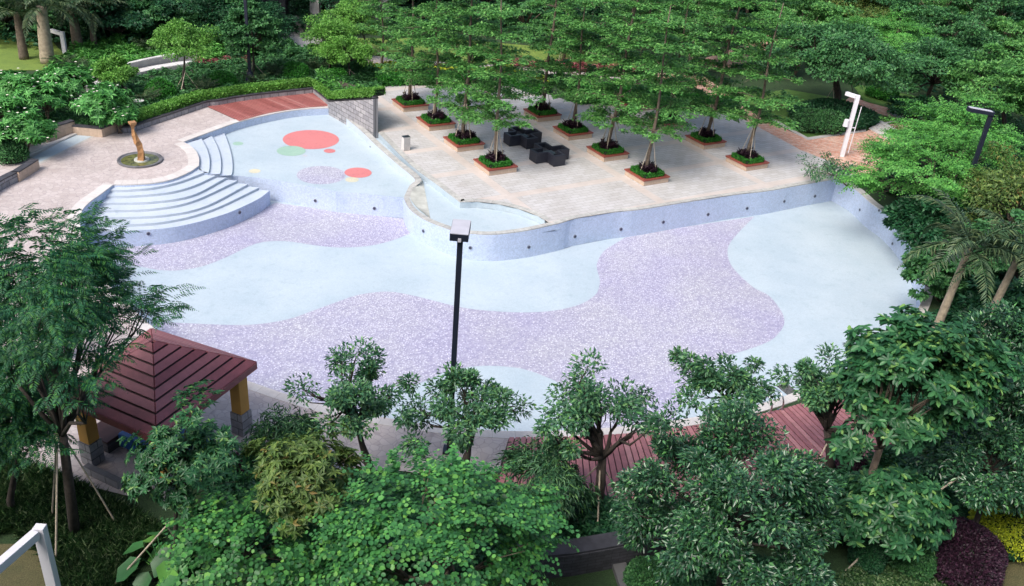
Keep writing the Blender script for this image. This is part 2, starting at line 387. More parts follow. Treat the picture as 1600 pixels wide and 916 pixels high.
MT['undergrowth'] = m_grass('undergrowth', (.015, .035, .012), (.03, .07, .02))

# ------------------------------------------------------------------ leaves
def unit(a): return a/(np.linalg.norm(a, axis=-1, keepdims=True)+1e-9)
LANCE = (np.array([(0,0,0),(.42,-.5,.10),(1,0,-.12),(.42,.5,.10)]), [(0,1,2),(0,2,3)])
ROUND = (np.array([(0,0,0),(.22,-.42,.07),(.72,-.44,.05),(1,0,-.06),(.72,.44,.05),(.22,.42,.07)]), [(0,1,2,3),(0,3,4,5)])
class Leaves:
    def __init__(s): s.P=[]; s.A=[]; s.N=[]; s.L=[]; s.Wd=[]
    def add(s, P, A, N, L, Wd):
        n = len(P); s.P.append(P); s.A.append(A); s.N.append(N)
        s.L.append(np.full(n, L) if np.isscalar(L) else L); s.Wd.append(np.full(n, Wd) if np.isscalar(Wd) else Wd)
    def mesh(s, name, m, tpl):
        P=np.concatenate(s.P); A=unit(np.concatenate(s.A)); N=np.concatenate(s.N); L=np.concatenate(s.L); Wd=np.concatenate(s.Wd)
        S=unit(np.cross(N, A)); N=np.cross(A, S)
        T, fs = tpl; k=len(T); n=len(P)
        V = P[:,None,:]+T[None,:,0,None]*A[:,None,:]*L[:,None,None]+T[None,:,1,None]*S[:,None,:]*Wd[:,None,None]+T[None,:,2,None]*N[:,None,:]*L[:,None,None]
        V = V.reshape(-1,3); fl=len(fs[0]); nf=len(fs)
        base=(np.arange(n)*k)[:,None,None]+np.array(fs)[None]
        me = bpy.data.meshes.new(name); me.vertices.add(len(V)); me.vertices.foreach_set('co', V.ravel().astype(np.float32))
        me.loops.add(n*nf*fl); me.loops.foreach_set('vertex_index', base.ravel().astype(np.int32))
        me.polygons.add(n*nf); me.polygons.foreach_set('loop_start', (np.arange(n*nf)*fl).astype(np.int32))
        me.polygons.foreach_set('loop_total', np.full(n*nf, fl, np.int32))
        me.update(calc_edges=True); me.materials.append(m); return me
def rdir(r, n): return unit(r.normal(size=(n,3)))
def clump_centres(r, rad, n, low=-.55, inner=.5, outer=1.0):
    out=[]
    while len(out)<n:
        d=rdir(r,1)[0]
        if d[2]<low: continue
        q=r.uniform(inner,outer)*(1+.14*math.sin(3.1*math.atan2(d[1],d[0])+rad[0]*7)+.08*r.normal())
        out.append(d*q*np.array(rad))
    return np.array(out)
def scatter(r, cs, n, cr_, flat=.6):
    idx=r.integers(0,len(cs),n); sz=r.uniform(.6,1.35,len(cs))
    off=r.normal(size=(n,3))*.5; ln=np.linalg.norm(off,axis=1,keepdims=True); off=off/(ln+1e-6)*np.minimum(ln,1.0)
    off*= (cr_*sz[idx])[:,None]*np.array([1,1,flat]); return cs[idx]+off, off, idx
def frond(r, L, p0, azm, elev, length, droop, n, ll, lw, tb=None, rr=.02, fan=.9):
    t=np.linspace(0,1,n); e=elev-droop*t**1.3
    st=np.stack([np.cos(azm)*np.cos(e),np.sin(azm)*np.cos(e),np.sin(e)],1)
    P=p0+np.cumsum(st,0)*length/n; sd_=np.array([-math.sin(azm),math.cos(azm),0.])
    k=max(int(n*.12),1); Q=P[k:]; T=st[k:]; tt=t[k:]
    lenp=ll*np.sin(np.clip(.25+tt*.85,0,1)*math.pi)**.6+ll*.12
    for s_ in (-1,1):
        A=T*(.35+.65*tt[:,None])+s_*sd_*fan+np.array([0,0,-.28])+r.normal(size=T.shape)*.12
        N=np.cross(T,np.broadcast_to(sd_,T.shape))+r.normal(size=T.shape)*.15
        N=N*np.sign(N[:,2:3]+1e-6); L.add(Q,A,N,lenp,lw)
    if tb is not None: tb.tube([P[i] for i in (0,n//3,2*n//3,n-1)],[rr,rr*.8,rr*.5,rr*.2],4,False)
def limb(tb, a, b, r0, r1, r, sag=.12, n=5):
    a=np.array(a,float); b=np.array(b,float); d=np.linalg.norm(b-a); pts=[]
    o=r.normal(size=3)*sag*d*.5; o2=r.normal(size=3)*sag*d*.3
    for i in range(n):
        t=i/(n-1); pts.append(a+(b-a)*t+o*math.sin(t*math.pi)+o2*math.sin(2*t*math.pi))
    tb.tube(pts,[r0+(r1-r0)*i/(n-1) for i in range(n)],6); return pts

def crown_leaves(r, ctr, rad, sty, L):
    """fills Leaves for a crown centred at ctr (local)"""
    k=sty['kind']; n=sty['n']; ll=sty['l']; lw=sty['w']
    cs=clump_centres(r, rad, sty.get('clumps',26), sty.get('low',-.55), sty.get('inner',.45), sty.get('outer',1.0))+ctr
    cr_=sty.get('cr', sty.get('crf',.3)*rad[0])
    if k=='broad':
        P,off,idx=scatter(r,cs,n,cr_,sty.get('flat',.6))
        out=unit(P-ctr)
        A=unit(off)*.7+out*.4+r.normal(size=P.shape)*.5+np.array([0,0,-.15])
        N=np.array([0,0,1.])+out*.5+r.normal(size=P.shape)*.45
        s_=r.uniform(.65,1.25,n); L.add(P,A,N,ll*s_,lw*s_)
    elif k=='whorl':
        m=n//8; P,off,idx=scatter(r,cs,m,cr_,sty.get('flat',.6)); ax=unit(unit(P-ctr)*.7+np.array([0,0,.8])+r.normal(size=P.shape)*.3)
        t1=unit(np.cross(ax,np.array([.3,1,.1]))); t2=np.cross(ax,t1)
        for j in range(8):
            a=2*math.pi*j/8+r.uniform(-.25,.25,m)
            A=np.cos(a)[:,None]*t1+np.sin(a)[:,None]*t2+ax*r.uniform(-.25,.35,(m,1)); s_=r.uniform(.7,1.2,m)
            L.add(P,A,ax+r.normal(size=P.shape)*.15,ll*s_,lw*s_)
    elif k=='spray':
        m=n//10; P,off,idx=scatter(r,cs,m,cr_,sty.get('flat',.5)); out=unit(P-ctr)
        D=unit(out*np.array([1,1,.25])+r.normal(size=P.shape)*np.array([.55,.55,.18])+[0,0,-.12]); S=unit(np.cross(D,np.array([0,0,1.]))); Nn=unit(np.cross(S,D)+out*.35+r.normal(size=P.shape)*.18)
        S=np.cross(D,Nn); sp=sty['sp']*r.uniform(.7,1.2,m)
        for j in range(10):
            sd_=1 if j%2 else -1; t=(j+1)/10; A=D*.45+S*sd_+r.normal(size=P.shape)*.16+[0,0,-.18]; q=r.uniform(.75,1.15,m)*(1.05-.35*t)
            L.add(P+D*(sp*t)[:,None]+[0,0,-.06*t*t],A,Nn+r.normal(size=P.shape)*.16,ll*q,lw*q)
    elif k=='feather':
        m=n//26
        P,off,idx=scatter(r,cs,m,cr_,sty.get('flat',.45)); out=P-ctr
        for i in range(m):
            a=math.atan2(out[i,1],out[i,0])+r.normal()*.8
            frond(r,L,P[i],a,r.uniform(-.15,.5),r.uniform(.6,1.1)*sty['fl'],r.uniform(.5,1.0),14,ll,lw,fan=1.0)
    elif k=='bamboo':
        P,off,idx=scatter(r,cs,n,cr_,.8); out=unit(P-ctr)
        A=out*.7+r.normal(size=P.shape)*.45+np.array([0,0,-.75]); N=out+np.array([0,0,.8])+r.normal(size=P.shape)*.3
        s_=r.uniform(.7,1.3,n); L.add(P,A,N,ll*s_,lw*s_)
    return cs
STY={
 'small': dict(kind='broad',n=4700,l=.165,w=.075,clumps=24,mat='leaf_small',tpl=LANCE,inner=.3,outer=1.3,low=-.75,flat=.75,crf=.25),
 'dense': dict(kind='broad',outer=1.03,n=24000,l=.155,w=.07,clumps=75,mat='leaf_gloss',tpl=LANCE,inner=.74,cr=.58,flat=.55),
 'round': dict(kind='spray',n=13500,l=.155,w=.135,sp=.75,clumps=75,mat='leaf_round',tpl=ROUND,inner=.6,flat=.3,cr=.55),
 'whorl': dict(kind='whorl',n=13000,l=.27,w=.11,clumps=55,mat='leaf_whorl',tpl=ROUND,inner=.55,flat=.6),
 'olive': dict(kind='whorl',n=5200,l=.21,w=.08,clumps=30,mat='leaf_olive',tpl=LANCE,inner=.3,flat=.6),
 'sparse': dict(kind='whorl',n=4200,l=.18,w=.07,clumps=30,mat='leaf_whorl',tpl=LANCE,inner=.2,flat=.6,low=-.9),
 'feather': dict(kind='feather',n=50000,l=.15,w=.034,fl=.85,clumps=70,mat='leaf_feather',tpl=LANCE,inner=.35,flat=.35),
 'bamboo': dict(kind='bamboo',n=9000,l=.24,w=.032,clumps=34,mat='leaf_small',tpl=LANCE,inner=.3),
 'far': dict(kind='broad',n=14000,l=.24,w=.14,clumps=60,mat='leaf_mid',tpl=LANCE,inner=.62,flat=.3,crf=.22),
 'far_dark': dict(kind='broad',n=12000,l=.26,w=.15,clumps=46,mat='leaf_dark',tpl=LANCE,inner=.6,flat=.4),
 'far_bright': dict(kind='broad',n=14000,l=.22,w=.13,clumps=60,mat='leaf_tier',tpl=LANCE,inner=.6,flat=.25,crf=.22),
 'bright': dict(kind='spray',n=19000,l=.19,w=.13,sp=.9,clumps=60,mat='leaf_bright',tpl=LANCE,inner=.6,flat=.2,crf=.2),
 'olive_far': dict(kind='broad',n=12000,l=.22,w=.10,clumps=40,mat='leaf_olive',tpl=LANCE,inner=.5,flat=.5),
 'lime': dict(kind='broad',n=8000,l=.16,w=.09,clumps=36,mat='leaf_lime',tpl=LANCE,inner=.55,flat=.6),
 'frangi': dict(kind='whorl',n=3600,l=.36,w=.12,clumps=30,mat='leaf_frangi',tpl=LANCE,inner=.5,flat=.5,low=-.2),
}
def tree(name, label, base, crown, sty, bark='bark', tr=.12, seed=1, group=None, cat='tree', props=0, stems=1, bpts=None, flowers=0, zb=0.0, Y=None, scale_n=1.0, yfac=1.0):
    """base: photo pixel of the foot; crown: (cx, cy, rx, ry) in photo pixels at the foot's distance"""
    r=np.random.default_rng(seed); S=dict(STY[sty]); S['n']=int(S['n']*scale_n)
    if Y is None: B=W(base[0],base[1],zb)
    else: B=at(base[0],base[1],Y); B[2]=zb
    ctr=at(crown[0],crown[1],B[1]); k=mpp(ctr); rad=np.array([crown[2]*k,crown[2]*k*yfac,crown[3]*k])
    c=ctr-B; root=thing(name,label,cat,B,0,group)
    L=Leaves(); cs=crown_leaves(r,c,rad,S,L)
    lo=link('crown',L.mesh(name+'_crown',MT[S['mat']],S['tpl']),root)
    tb=MB(); fork=c*np.array([.75,.75,1])-np.array([0,0,rad[2]*.55])
    fork[2]=max(fork[2],.4*c[2],.3)
    for s_ in range(stems):
        b0=np.array([r.uniform(-.15,.15),r.uniform(-.15,.15),0])*(stems>1)
        f2=fork+r.normal(size=3)*np.array([.25,.25,.1])*(stems>1)
        if bpts and s_==0:
            pts=[at(q[0],q[1],B[1])-B for q in bpts]; tb.tube([np.zeros(3)]+pts,list(np.linspace(tr,tr*.7,len(pts)+1)),8); f2=pts[-1]
        else: limb(tb,b0+[0,0,-.05],f2,tr/(stems**.4),tr*.65/(stems**.4),r,.08)
        sel=cs[r.permutation(len(cs))[:min(len(cs),16//stems+2)]]
        for q in sel: 
            mid=f2+(q-f2)*.45+r.normal(size=3)*.06*rad[0]; limb(tb,f2,mid,tr*.45,tr*.25,r,.1,3); limb(tb,mid,q,tr*.25,tr*.08,r,.15,4)
            for e in range(2): limb(tb,mid,q*.9+mid*.1+r.normal(size=3)*.10*rad[0],tr*.16,tr*.05,r,.10,3)
    tb.build('trunk',MT[bark],root,True)
    for j in range(props):
        a=2*math.pi*j/props+.5; pb=MB(); d=np.array([math.cos(a),math.sin(a),0])
        pb.tube([d*1.15,fork*.62+d*-.05],[.03,.025],6); pb.build('prop_stake',MT['stake'],root)
    if flowers:
        P=cs[r.integers(0,len(cs),flowers)]+r.normal(size=(flowers,3))*.22*rad[0]*np.array([1,1,.4])+[0,0,.12]
        FL=Leaves(); ax=np.tile([0,0,1.],(flowers,1))
        for j in range(5):
            a=2*math.pi*j/5; FL.add(P,np.tile([math.cos(a),math.sin(a),.3],(flowers,1)),ax,.09,.07)
        link('flowers',FL.mesh('frangipani_flowers',MT['flower'],LANCE),root)['kind']='stuff'
    return root
def palm(name,label,base,top,flen,nf,seed,Y=None,tr=.16,sty='leaf_palm',group=None,bark='pale_bark',ll=.55,nl=34,cat='palm'):
    r=np.random.default_rng(seed)
    B=W(*base) if Y is None else at(base[0],base[1],Y)
    if Y is not None: B[2]=0
    T=at(top[0],top[1],B[1])-B; root=thing(name,label,cat,B,0,group)
    tb=MB(); n=10; pts=[np.array([T[0]*(i/n)**1.2,T[1]*(i/n),T[2]*i/n]) for i in range(n+1)]
    tb.tube(pts,[tr*(1.25-.45*i/n)*(1+.05*(i%2)) for i in range(n+1)],10); tb.build('trunk',MT[bark],root,True)
    L=Leaves(); rb=MB()
    for i in range(nf):
        e=r.uniform(.05,1.4); frond(r,L,T.copy(),2*math.pi*i/nf*2.4+r.uniform(-.2,.2),e,flen*r.uniform(.8,1.1),1.2+r.uniform(0,.6),nl,ll,.06,rb,.03)
    link('fronds',L.mesh('fronds',MT[sty],LANCE),root); rb.build('frond_stalks',MT['leaf_palm'],root)
    return root
def ball(name,label,c,rx,rz,mat,seed,n=2600,ll=.07,group=None,cat='shrub',ry=None,z0=0):
    r=np.random.default_rng(seed); ry=ry or rx
    root=thing(name,label,cat,(c[0],c[1],z0),0,group)
    d=rdir(r,n); d[:,2]=np.abs(d[:,2])*1.0-.35*(r.random(n)<.25); d=unit(d); rad=np.array([rx,ry,rz])
    wob=1+.05*np.sin(d[:,0]*5+seed)+.05*np.cos(d[:,1]*6)+r.normal(size=n)*.025
    P=d*rad*wob[:,None]; P[:,2]+=rz*.55; P[:,2]=np.maximum(P[:,2],.03)
    L=Leaves(); s_=r.uniform(.7,1.3,n); L.add(P,d+r.normal(size=d.shape)*.7,d+np.array([0,0,.6])+r.normal(size=d.shape)*.4,ll*s_,ll*.6*s_)
    link('foliage',L.mesh('shrub_foliage',MT[mat],LANCE),root)
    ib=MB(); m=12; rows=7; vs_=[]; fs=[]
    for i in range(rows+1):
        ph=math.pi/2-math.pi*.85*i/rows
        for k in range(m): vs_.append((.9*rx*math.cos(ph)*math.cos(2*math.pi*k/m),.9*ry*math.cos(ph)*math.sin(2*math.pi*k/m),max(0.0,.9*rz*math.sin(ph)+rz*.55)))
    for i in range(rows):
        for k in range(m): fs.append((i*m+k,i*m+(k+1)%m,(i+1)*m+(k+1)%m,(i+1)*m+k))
    ib.add(vs_,fs); ib.build('dark_core',MT['inner'],root)
    return root
def hedge_leaves(r, line, width, h, dens, ll, base_z=0):
    P=np.array(line,float); seg=np.linalg.norm(np.diff(P[:,:2],axis=0),axis=1); tot=seg.sum(); n=int(dens*tot)
    s_=r.random(n)*tot; cum=np.r_[0,np.cumsum(seg)]; i=np.clip(np.searchsorted(cum,s_)-1,0,len(seg)-1); t=(s_-cum[i])/seg[i]
    a=P[i]; b=P[i+1]; q=a+(b-a)*t[:,None]; tg=unit((b-a)[:,:2]); nr=np.stack([tg[:,1],-tg[:,0]],1)
    # top or the two sides
    u=r.random(n); off=np.where(u<.5,r.uniform(-.5,.5,n),np.where(u<.75,-.5,.5)+r.normal(size=n)*.04); zz=np.where(u<.5,h+r.normal(size=n)*.035,r.uniform(0.05,h,n))
    Q=np.stack([q[:,0]+nr[:,0]*off*width,q[:,1]+nr[:,1]*off*width,q[:,2]+zz],1)
    out=np.stack([nr[:,0]*off*2*(u>=.5),nr[:,1]*off*2*(u>=.5),(u<.5)*1.0+.3],1)
    L=Leaves(); sc=r.uniform(.7,1.35,n); L.add(Q,out*.5+r.normal(size=Q.shape)*.6+[0,0,.2],out+r.normal(size=Q.shape)*.4,ll*sc,ll*.6*sc); return L
def hedge(name,label,line,width,h,mat,seed,dens=900,ll=.09,cat='hedge',group=None,kind=None):
    r=np.random.default_rng(seed); root=thing(name,label,cat,tuple(line[0]),0,group)
    if kind: root['kind']=kind
    o=np.array(line[0]); loc=[np.array(p)-o for p in line]
    link('foliage',hedge_leaves(r,loc,width,h,dens,ll).mesh('hedge_foliage',MT[mat],LANCE),root)
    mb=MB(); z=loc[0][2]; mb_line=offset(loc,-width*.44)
    n=len(loc); zt=[p[2]+h*.92 for p in loc]; mb.wall(mb_line,zt,[p[2] for p in loc],width*.88); mb.build('dark_core',MT['inner'],root)
    return root
def inpoly(P, poly):
    x,y=P[:,0],P[:,1]; c=np.zeros(len(P),bool); n=len(poly)
    for i in range(n):
        a=poly[i]; b=poly[(i+1)%n]
        m=((a[1]>y)!=(b[1]>y)); xx=(b[0]-a[0])*(y-a[1])/((b[1]-a[1])+1e-12)+a[0]; c^=m&(x<xx)
    return c
def cover(name,label,poly,n,mat,ll,lw,seed,h=.3,style='mound',tpl=LANCE,cat='ground cover',z0=0.0):
    """uncountable planting over a polygon of world points"""
    r=np.random.default_rng(seed); Pp=np.array([p[:2] for p in poly]); lo=Pp.min(0); hi=Pp.max(0); Q=r.uniform(lo,hi,(n*3,2)); Q=Q[inpoly(Q,Pp)][:n]; n=len(Q)
    hh=h*(.55+.3*np.sin(Q[:,0]*1.7+seed)*np.cos(Q[:,1]*1.3)+.25*np.sin(Q[:,0]*4.1)*np.sin(Q[:,1]*3.7+1))
    hh=np.maximum(hh,.06); L=Leaves()
    if callable(z0): z0=z0(Q)
    if style=='tuft':
        z=np.full(n,z0+.02); A=np.concatenate([r.normal(size=(n,2))*.55,np.ones((n,1))*.8],1); N=np.concatenate([-A[:,:2]*.4+r.normal(size=(n,2))*.3,np.ones((n,1))],1)
    else:
        z=z0+hh*r.uniform(.55,1,n); A=np.concatenate([r.normal(size=(n,2)),r.uniform(-.3,.6,(n,1))],1); N=np.concatenate([r.normal(size=(n,2))*.4,np.ones((n,1))],1)
    P=np.concatenate([Q,z[:,None]],1); s_=r.uniform(.6,1.35,n); L.add(P,A,N,ll*s_,lw*s_)
    o=link(name,L.mesh(name,MT[mat],tpl)); tag(o,label,cat,kind='stuff'); return o

# ================================================================== SETTING
# --- pool outline (all photo pixels at the height given)
kids_back = WL([(521,168),(470,171),(421,179),(372,191),(340,202),(286,222)])
ter_arc = WL([(286,222),(296,227),(306,236),(311,247),(311,259)])
stair_top = WL([(311,259),(296,269),(270,280),(240,286),(200,288.6),(177,288.6)])
left_edge = WL([(177,288.6),(158,303),(140,316),(128,330),(125,350),(132,380),(150,415),(175,450),(205,480),(235,508),(280,540),(335,575),(400,600)])
near_edge = WL([(400,600),(450,617),(520,637),(620,656),(700,667),(800,674),(900,672),(1000,664),(1100,650),(1170,636),(1240,614),(1320,582),(1380,545),(1420,505),(1440,470),(1446,443)])
right_edge = WL([(1446,443),(1443,418),(1438,406),(1423,378),(1408,356),(1386,335),(1361,317),(1336,295),(1308,279)])
wall_px = [(1308,279,0),(1250,289,0),(1200,298,0),(1152,303.5,0),(1076,315,0),(1001,327,0),(961,331,0),(900,341,0),(880,347,0),(844,355.5,-.04),(816,361,-.08),(784,365,-.12),(760,366,-.15),(732,364,-.19),(708,359.5,-.23),(684,351.5,-.28),(664,343,-.32),(648,333,-.35),(637,322,-.37),(631,309,-.38)]
wall_line = WL(wall_px)
kerb = WL([(591,207),(640,256),(680,286),(714,312),(722,315.6),(746,315),(780,319),(810,326),(840,337),(856,347),(870,350)])
hole = smooth(kids_back)[:-1]+smooth(ter_arc)[:-1]+smooth(stair_top)[:-1]+smooth(left_edge)[:-1]+smooth(near_edge)[:-1]+smooth(right_edge)[:-1]+[p for p in wall_line[:9]]+list(reversed(kerb))[1:]
hole = [np.array([p[0],p[1],0]) for p in hole]
big = [np.array(q,float) for q in ((-260,-40,0),(260,-40,0),(300,420,0),(-300,420,0))]
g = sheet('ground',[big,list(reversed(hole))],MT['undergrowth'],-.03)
g['kind']='structure'
# terrace on the left and along the near side
ter_out = WL([(800,735),(700,745),(620,735),(500,735),(420,738),(340,745),(200,775),(60,740),(-120,620),(-160,300),(-60,262),(24,237),(104,204),(150,213),(180,203),(201,204),(246,191),(288,177),(320,166),(340,163),(421,151),(493,143.5),(519,166)])
ter_in = smooth(kids_back)[:-1]+smooth(ter_arc)[:-1]+smooth(stair_top)[:-1]+smooth(left_edge)[:-1]+smooth(near_edge)[:31]
sheet('terrace_paving',[ter_in+ter_out],MT['terrace'],-.0)
# plaza
pl_out = WL([(1300,252),(1250,232),(1200,205),(1149,178),(1089,172),(938,158),(895,160),(858,148),(800,130),(676,126),(588,130)])
pl_in = list(kerb)+[p for p in list(reversed(wall_line[:9]))]
sheet('plaza_paving',[pl_in+WL([(1340,275)])+pl_out],MT['plaza'],0.0)
# brick paths, lawns and paths behind
def px_sheet(name,px,m,z): return sheet(name,[WL(px)],MT[m],z)
px_sheet('brick_path',[(1150,180),(1200,207),(1250,234),(1300,254),(1345,280),(1400,300),(1420,260),(1395,232),(1300,240),(1262,218),(1215,196),(1165,170),(1130,140),(1100,120),(1000,112),(1000,122),(1080,132),(1120,160)],'red_brick',.005)
px_sheet('brick_path',[(1262,219),(1353,206),(1368,197),(1450,188),(1470,215),(1395,232),(1300,250),(1270,236)],'red_brick',.010)
px_sheet('brick_path',[(1330,150),(1355,160),(1400,172),(1440,190),(1420,196),(1395,185),(1350,170),(1320,158)],'red_brick',.006)
px_sheet('brick_path',[(1120,110),(1200,90),(1240,60),(1225,40),(1150,75),(1090,95)],'red_brick',.004)
px_sheet('lawn',[(1150,150),(1262,217),(1353,203),(1418,187),(1395,175),(1320,155),(1230,140)],'lawn',.002)
px_sheet('lawn',[(1330,130),(1480,160),(1520,185),(1440,192),(1400,172),(1350,158)],'lawn',.003)
px_sheet('path_edging',[(1262,215),(1353,202),(1353,205.5),(1262,219)],'concrete',.014)
px_sheet('path_edging',[(1200,181),(1262,215),(1262,219),(1196,184)],'concrete',.015)
px_sheet('path_edging',[(1395,174),(1421,187),(1368,197),(1366,194.5),(1408,187),(1388,176)],'concrete',.016)
px_sheet('garden_path',[(548,84),(700,98),(900,108),(1010,116),(1010,127),(900,118),(700,108),(545,97)],'terrace',.004)
px_sheet('lawn',[(555,60),(700,60),(900,78),(1000,95),(1000,115),(900,107),(700,97),(548,83)],'lawn_bright',.001)
px_sheet('entrance_path',[(425,52),(470,49),(520,72),(500,80),(428,74)],'concrete',.004)
px_sheet('lawn',[(-200,30),(60,40),(100,85),(90,110),(-150,110)],'lawn_bright',.002)
px_sheet('lawn',[(-60,850),(60,850),(120,916),(120,980),(-60,980)],'lawn_brown',.002)
px_sheet('lawn',[(1500,885),(1680,870),(1700,980),(1480,980)],'lawn_brown',.002)
px_sheet('road',[(1330,-14),(1470,8),(1620,14),(1700,0),(1700,-30),(1330,-30)],'concrete',.004)
# pool floor: one big sheet a little larger than the basin, cut off by the walls
def floor_pt(x,y,dz=0): p=WF(x,y).copy(); p[2]+=dz; return p
def zf(p,dz=0): return np.array([p[0],p[1],FZ0+FG*p[0]+dz])
basin = [zf(p) for p in smooth(left_edge)[:-1]+smooth(near_edge)[:-1]+smooth(right_edge)[:-1]+wall_line]
basin += [zf(p) for p in WL([(525,299),(440,283),(400,277),(319,270)],-.5)]+[zf(p) for p in smooth(stair_top)]
sheet('pool_floor',[basin],MT['pool_light'])
purple1 = [(246,422),(276,423),(314,417),(352,403),(400,381),(443,377),(488,383),(530,387),(576,384.5),(613,376),(641,365),(630,342),(525,330),(430,317),(420,322),(390,337),(340,357),(280,370),(200,375),(150,378),(155,395),(200,413)]
purple2 = [(236,503),(289,505),(351,507.7),(400,507),(450,499),(488,486),(525,472.5),(556,462),(585,457),(610,456),(641,461),(676,469.5),(714,479),(751,484.6),(800,488),(838,488),(875,484),(908,475),(930,461),(936,448),(937,436),(933,422),(933,411),(943,393),(961,381),(976,371.5)]
purple2b= [(1179,338.5),(1152,366),(1138,386),(1139,406),(1149,423),(1177,449),(1200,461),(1215,477.6),(1224,493),(1225,508),(1215,523),(1200,534.5),(1164,548),(1126,559),(1100,575),(1075,600),(1060,640),(1055,655)]
p2 = [floor_pt(*q,.004) for q in smooth([np.array(q,float) for q in purple2],4)] + [floor_pt(1051,357.5,.004)] + [floor_pt(*q,.004) for q in smooth([np.array(q,float) for q in purple2b],4)]
inn = lambda p,d: p
lightp = [(905,668),(890,630),(875,601),(850,588),(825,579),(800,574),(751,572),(700,580),(651,601),(608,609),(570,640)]
p2 += [floor_pt(*q,.004) for q in [(1000,664),(930,672)]]+[floor_pt(*q,.004) for q in smooth([np.array(q,float) for q in lightp],4)]
p2 += [floor_pt(*q,.004) for q in [(520,637),(450,617),(400,600),(335,575),(280,540)]]
sheet('pebble_floor',[p2],MT['pebble'])
p1 = [floor_pt(*q,.004) for q in smooth([np.array(q,float) for q in purple1[:11]],4)]+[floor_pt(*q,.004) for q in purple1[11:]]
sheet('pebble_floor',[p1],MT['pebble'])
# main pool wall along the plaza
def wall_thing(name,label,line,zt,zb,th,m,cop=None,copm='coping',capz=.05,over=0.0,cat='wall',group=None):
    o0=line[0]; root=thing(name,label,cat,(o0[0],o0[1],0),0,group); loc=[np.array([p[0]-o0[0],p[1]-o0[1],p[2]]) for p in line]
    mb=MB(); mb.wall(loc,zt,zb,th); mb.build('wall_face',MT[m],root)
    if cop:
        c=MB(); ll=offset(loc,-over); n=len(loc); z=zt if hasattr(zt,'__len__') else [zt]*n
        oo=offset(ll,cop)
        a0=[(p[0],p[1],z[i]+.003) for i,p in enumerate(ll)]; a1=[(p[0],p[1],z[i]+capz) for i,p in enumerate(ll)]
        b0=[(p[0],p[1],z[i]+.003) for i,p in enumerate(oo)]; b1=[(p[0],p[1],z[i]+capz) for i,p in enumerate(oo)]
        # uv: v small so the joints run across
        d=0
        for i in range(n-1):
            l=float(np.linalg.norm(ll[i+1][:2]-ll[i][:2])); u=[(d,0.1),(d+l,0.1),(d+l,.4),(d,.4)]
            c.add([a1[i],a1[i+1],b1[i+1],b1[i]],[(0,1,2,3)],[u]); c.add([a0[i],a0[i+1],a1[i+1],a1[i]],[(0,1,2,3)],[u]); c.add([b1[i],b1[i+1],b0[i+1],b0[i]],[(0,1,2,3)],[u]); d+=l
        c.build('coping',MT[copm],root)
    return root
wl = list(reversed(smooth(wall_line,4)))     # from kids corner to the far right corner; outside is to the left
SGN = -1
wall_thing('pool_wall','long lavender tiled pool wall below the plaza from curved corner to far right corner',wl,[p[2]-.05 for p in wl],-2.1,SGN*.25,'pool_wall',SGN*.30,'coping_grey',.062,0)
rl = smooth(right_edge); rl=list(reversed(rl))
wall_thing('pool_wall','lavender tiled curved pool wall at the right end under the bright trees',rl,-.05,-2.1,-.25,'pool_wall',-.42,'coping',.065,0)
nl = list(reversed(smooth(near_edge)))
wall_thing('pool_wall','near curved pool wall with white coping beside the red deck',nl,-.05,-2.1,-.25,'pool_wall',-.42,'coping_warm',.062,0)
le = list(reversed(smooth(left_edge)))
wall_thing('pool_wall','curved pool wall with pale coping running from stairs behind the feathery tree',le,-.05,-2.1,-.22,'pool_wall',-.55,'coping_warm',.060,0)
st_ = list(reversed(smooth(stair_top)))
wall_thing('pool_coping','curved pale stone edge at the top of the pool stairs',st_,-.05,-.3,-.2,'pool_wall',-.6,'coping_warm',.064,0,cat='coping')
ta_ = list(reversed(smooth(ter_arc)))
wall_thing('pool_coping','rounded pale stone edge of the terrace beside the wading pool steps',ta_,-.05,-.3,-.2,'pool_step',-.6,'coping_warm',.066,0,cat='coping')
kb = list(reversed(smooth(kids_back)))
wall_thing('pool_wall','curved back wall of the wading pool below the red deck',kb,-.05,-.9,-.25,'pool_wall',-.5,'coping_warm',.063,0)
# pool stairs
KZ=-.5; hs=.14
Lz=[[(240,285),(400,283),(600,265),(800,220),(995,148)],[(200,328),(400,330),(700,305),(900,255),(1085,172)],[(155,383),(300,385),(600,375),(900,325),(1170,187)],
    [(120,437),(300,442),(600,430),(900,372),(1255,212)],[(70,493),(350,497),(700,478),(1000,412),(1340,238)],[(20,550),(350,555),(700,530),(1050,440),(1425,265)],[(0,612),(300,607),(500,600),(800,568),(1150,475),(1400,365),(1507,290)]]
root=thing('pool_stairs','broad curved flight of pale tiled steps down into the pool from the terrace','stairs',tuple(W(240,300)*np.array([1,1,0])))
o0=np.array(root.location)
prev=resample([np.array([p[0],p[1],0]) for p in reversed(smooth(stair_top))],60)
for k in range(7):
    z=-(k+1)*hs; zn=-(k+2)*hs if k<6 else -2.0
    px=[(120+a/5,240+b/5) for a,b in Lz[k]]
    line=resample(smooth(WL(px,z),8),60)
    tr_=MB(); a=[np.array([p[0],p[1],z])-o0 for p in prev]; b=[np.array([p[0],p[1],z])-o0 for p in line]
    tr_.ribbon(a,b); tr_.build('tread',MT['pool_step'],root)
    rs=MB(); b2=[np.array([p[0],p[1],zn])-o0 for p in line]; rs.ribbon(b,b2); rs.build('riser',MT['pool_wall' if k==6 else 'pool_step'],root)
    prev=line
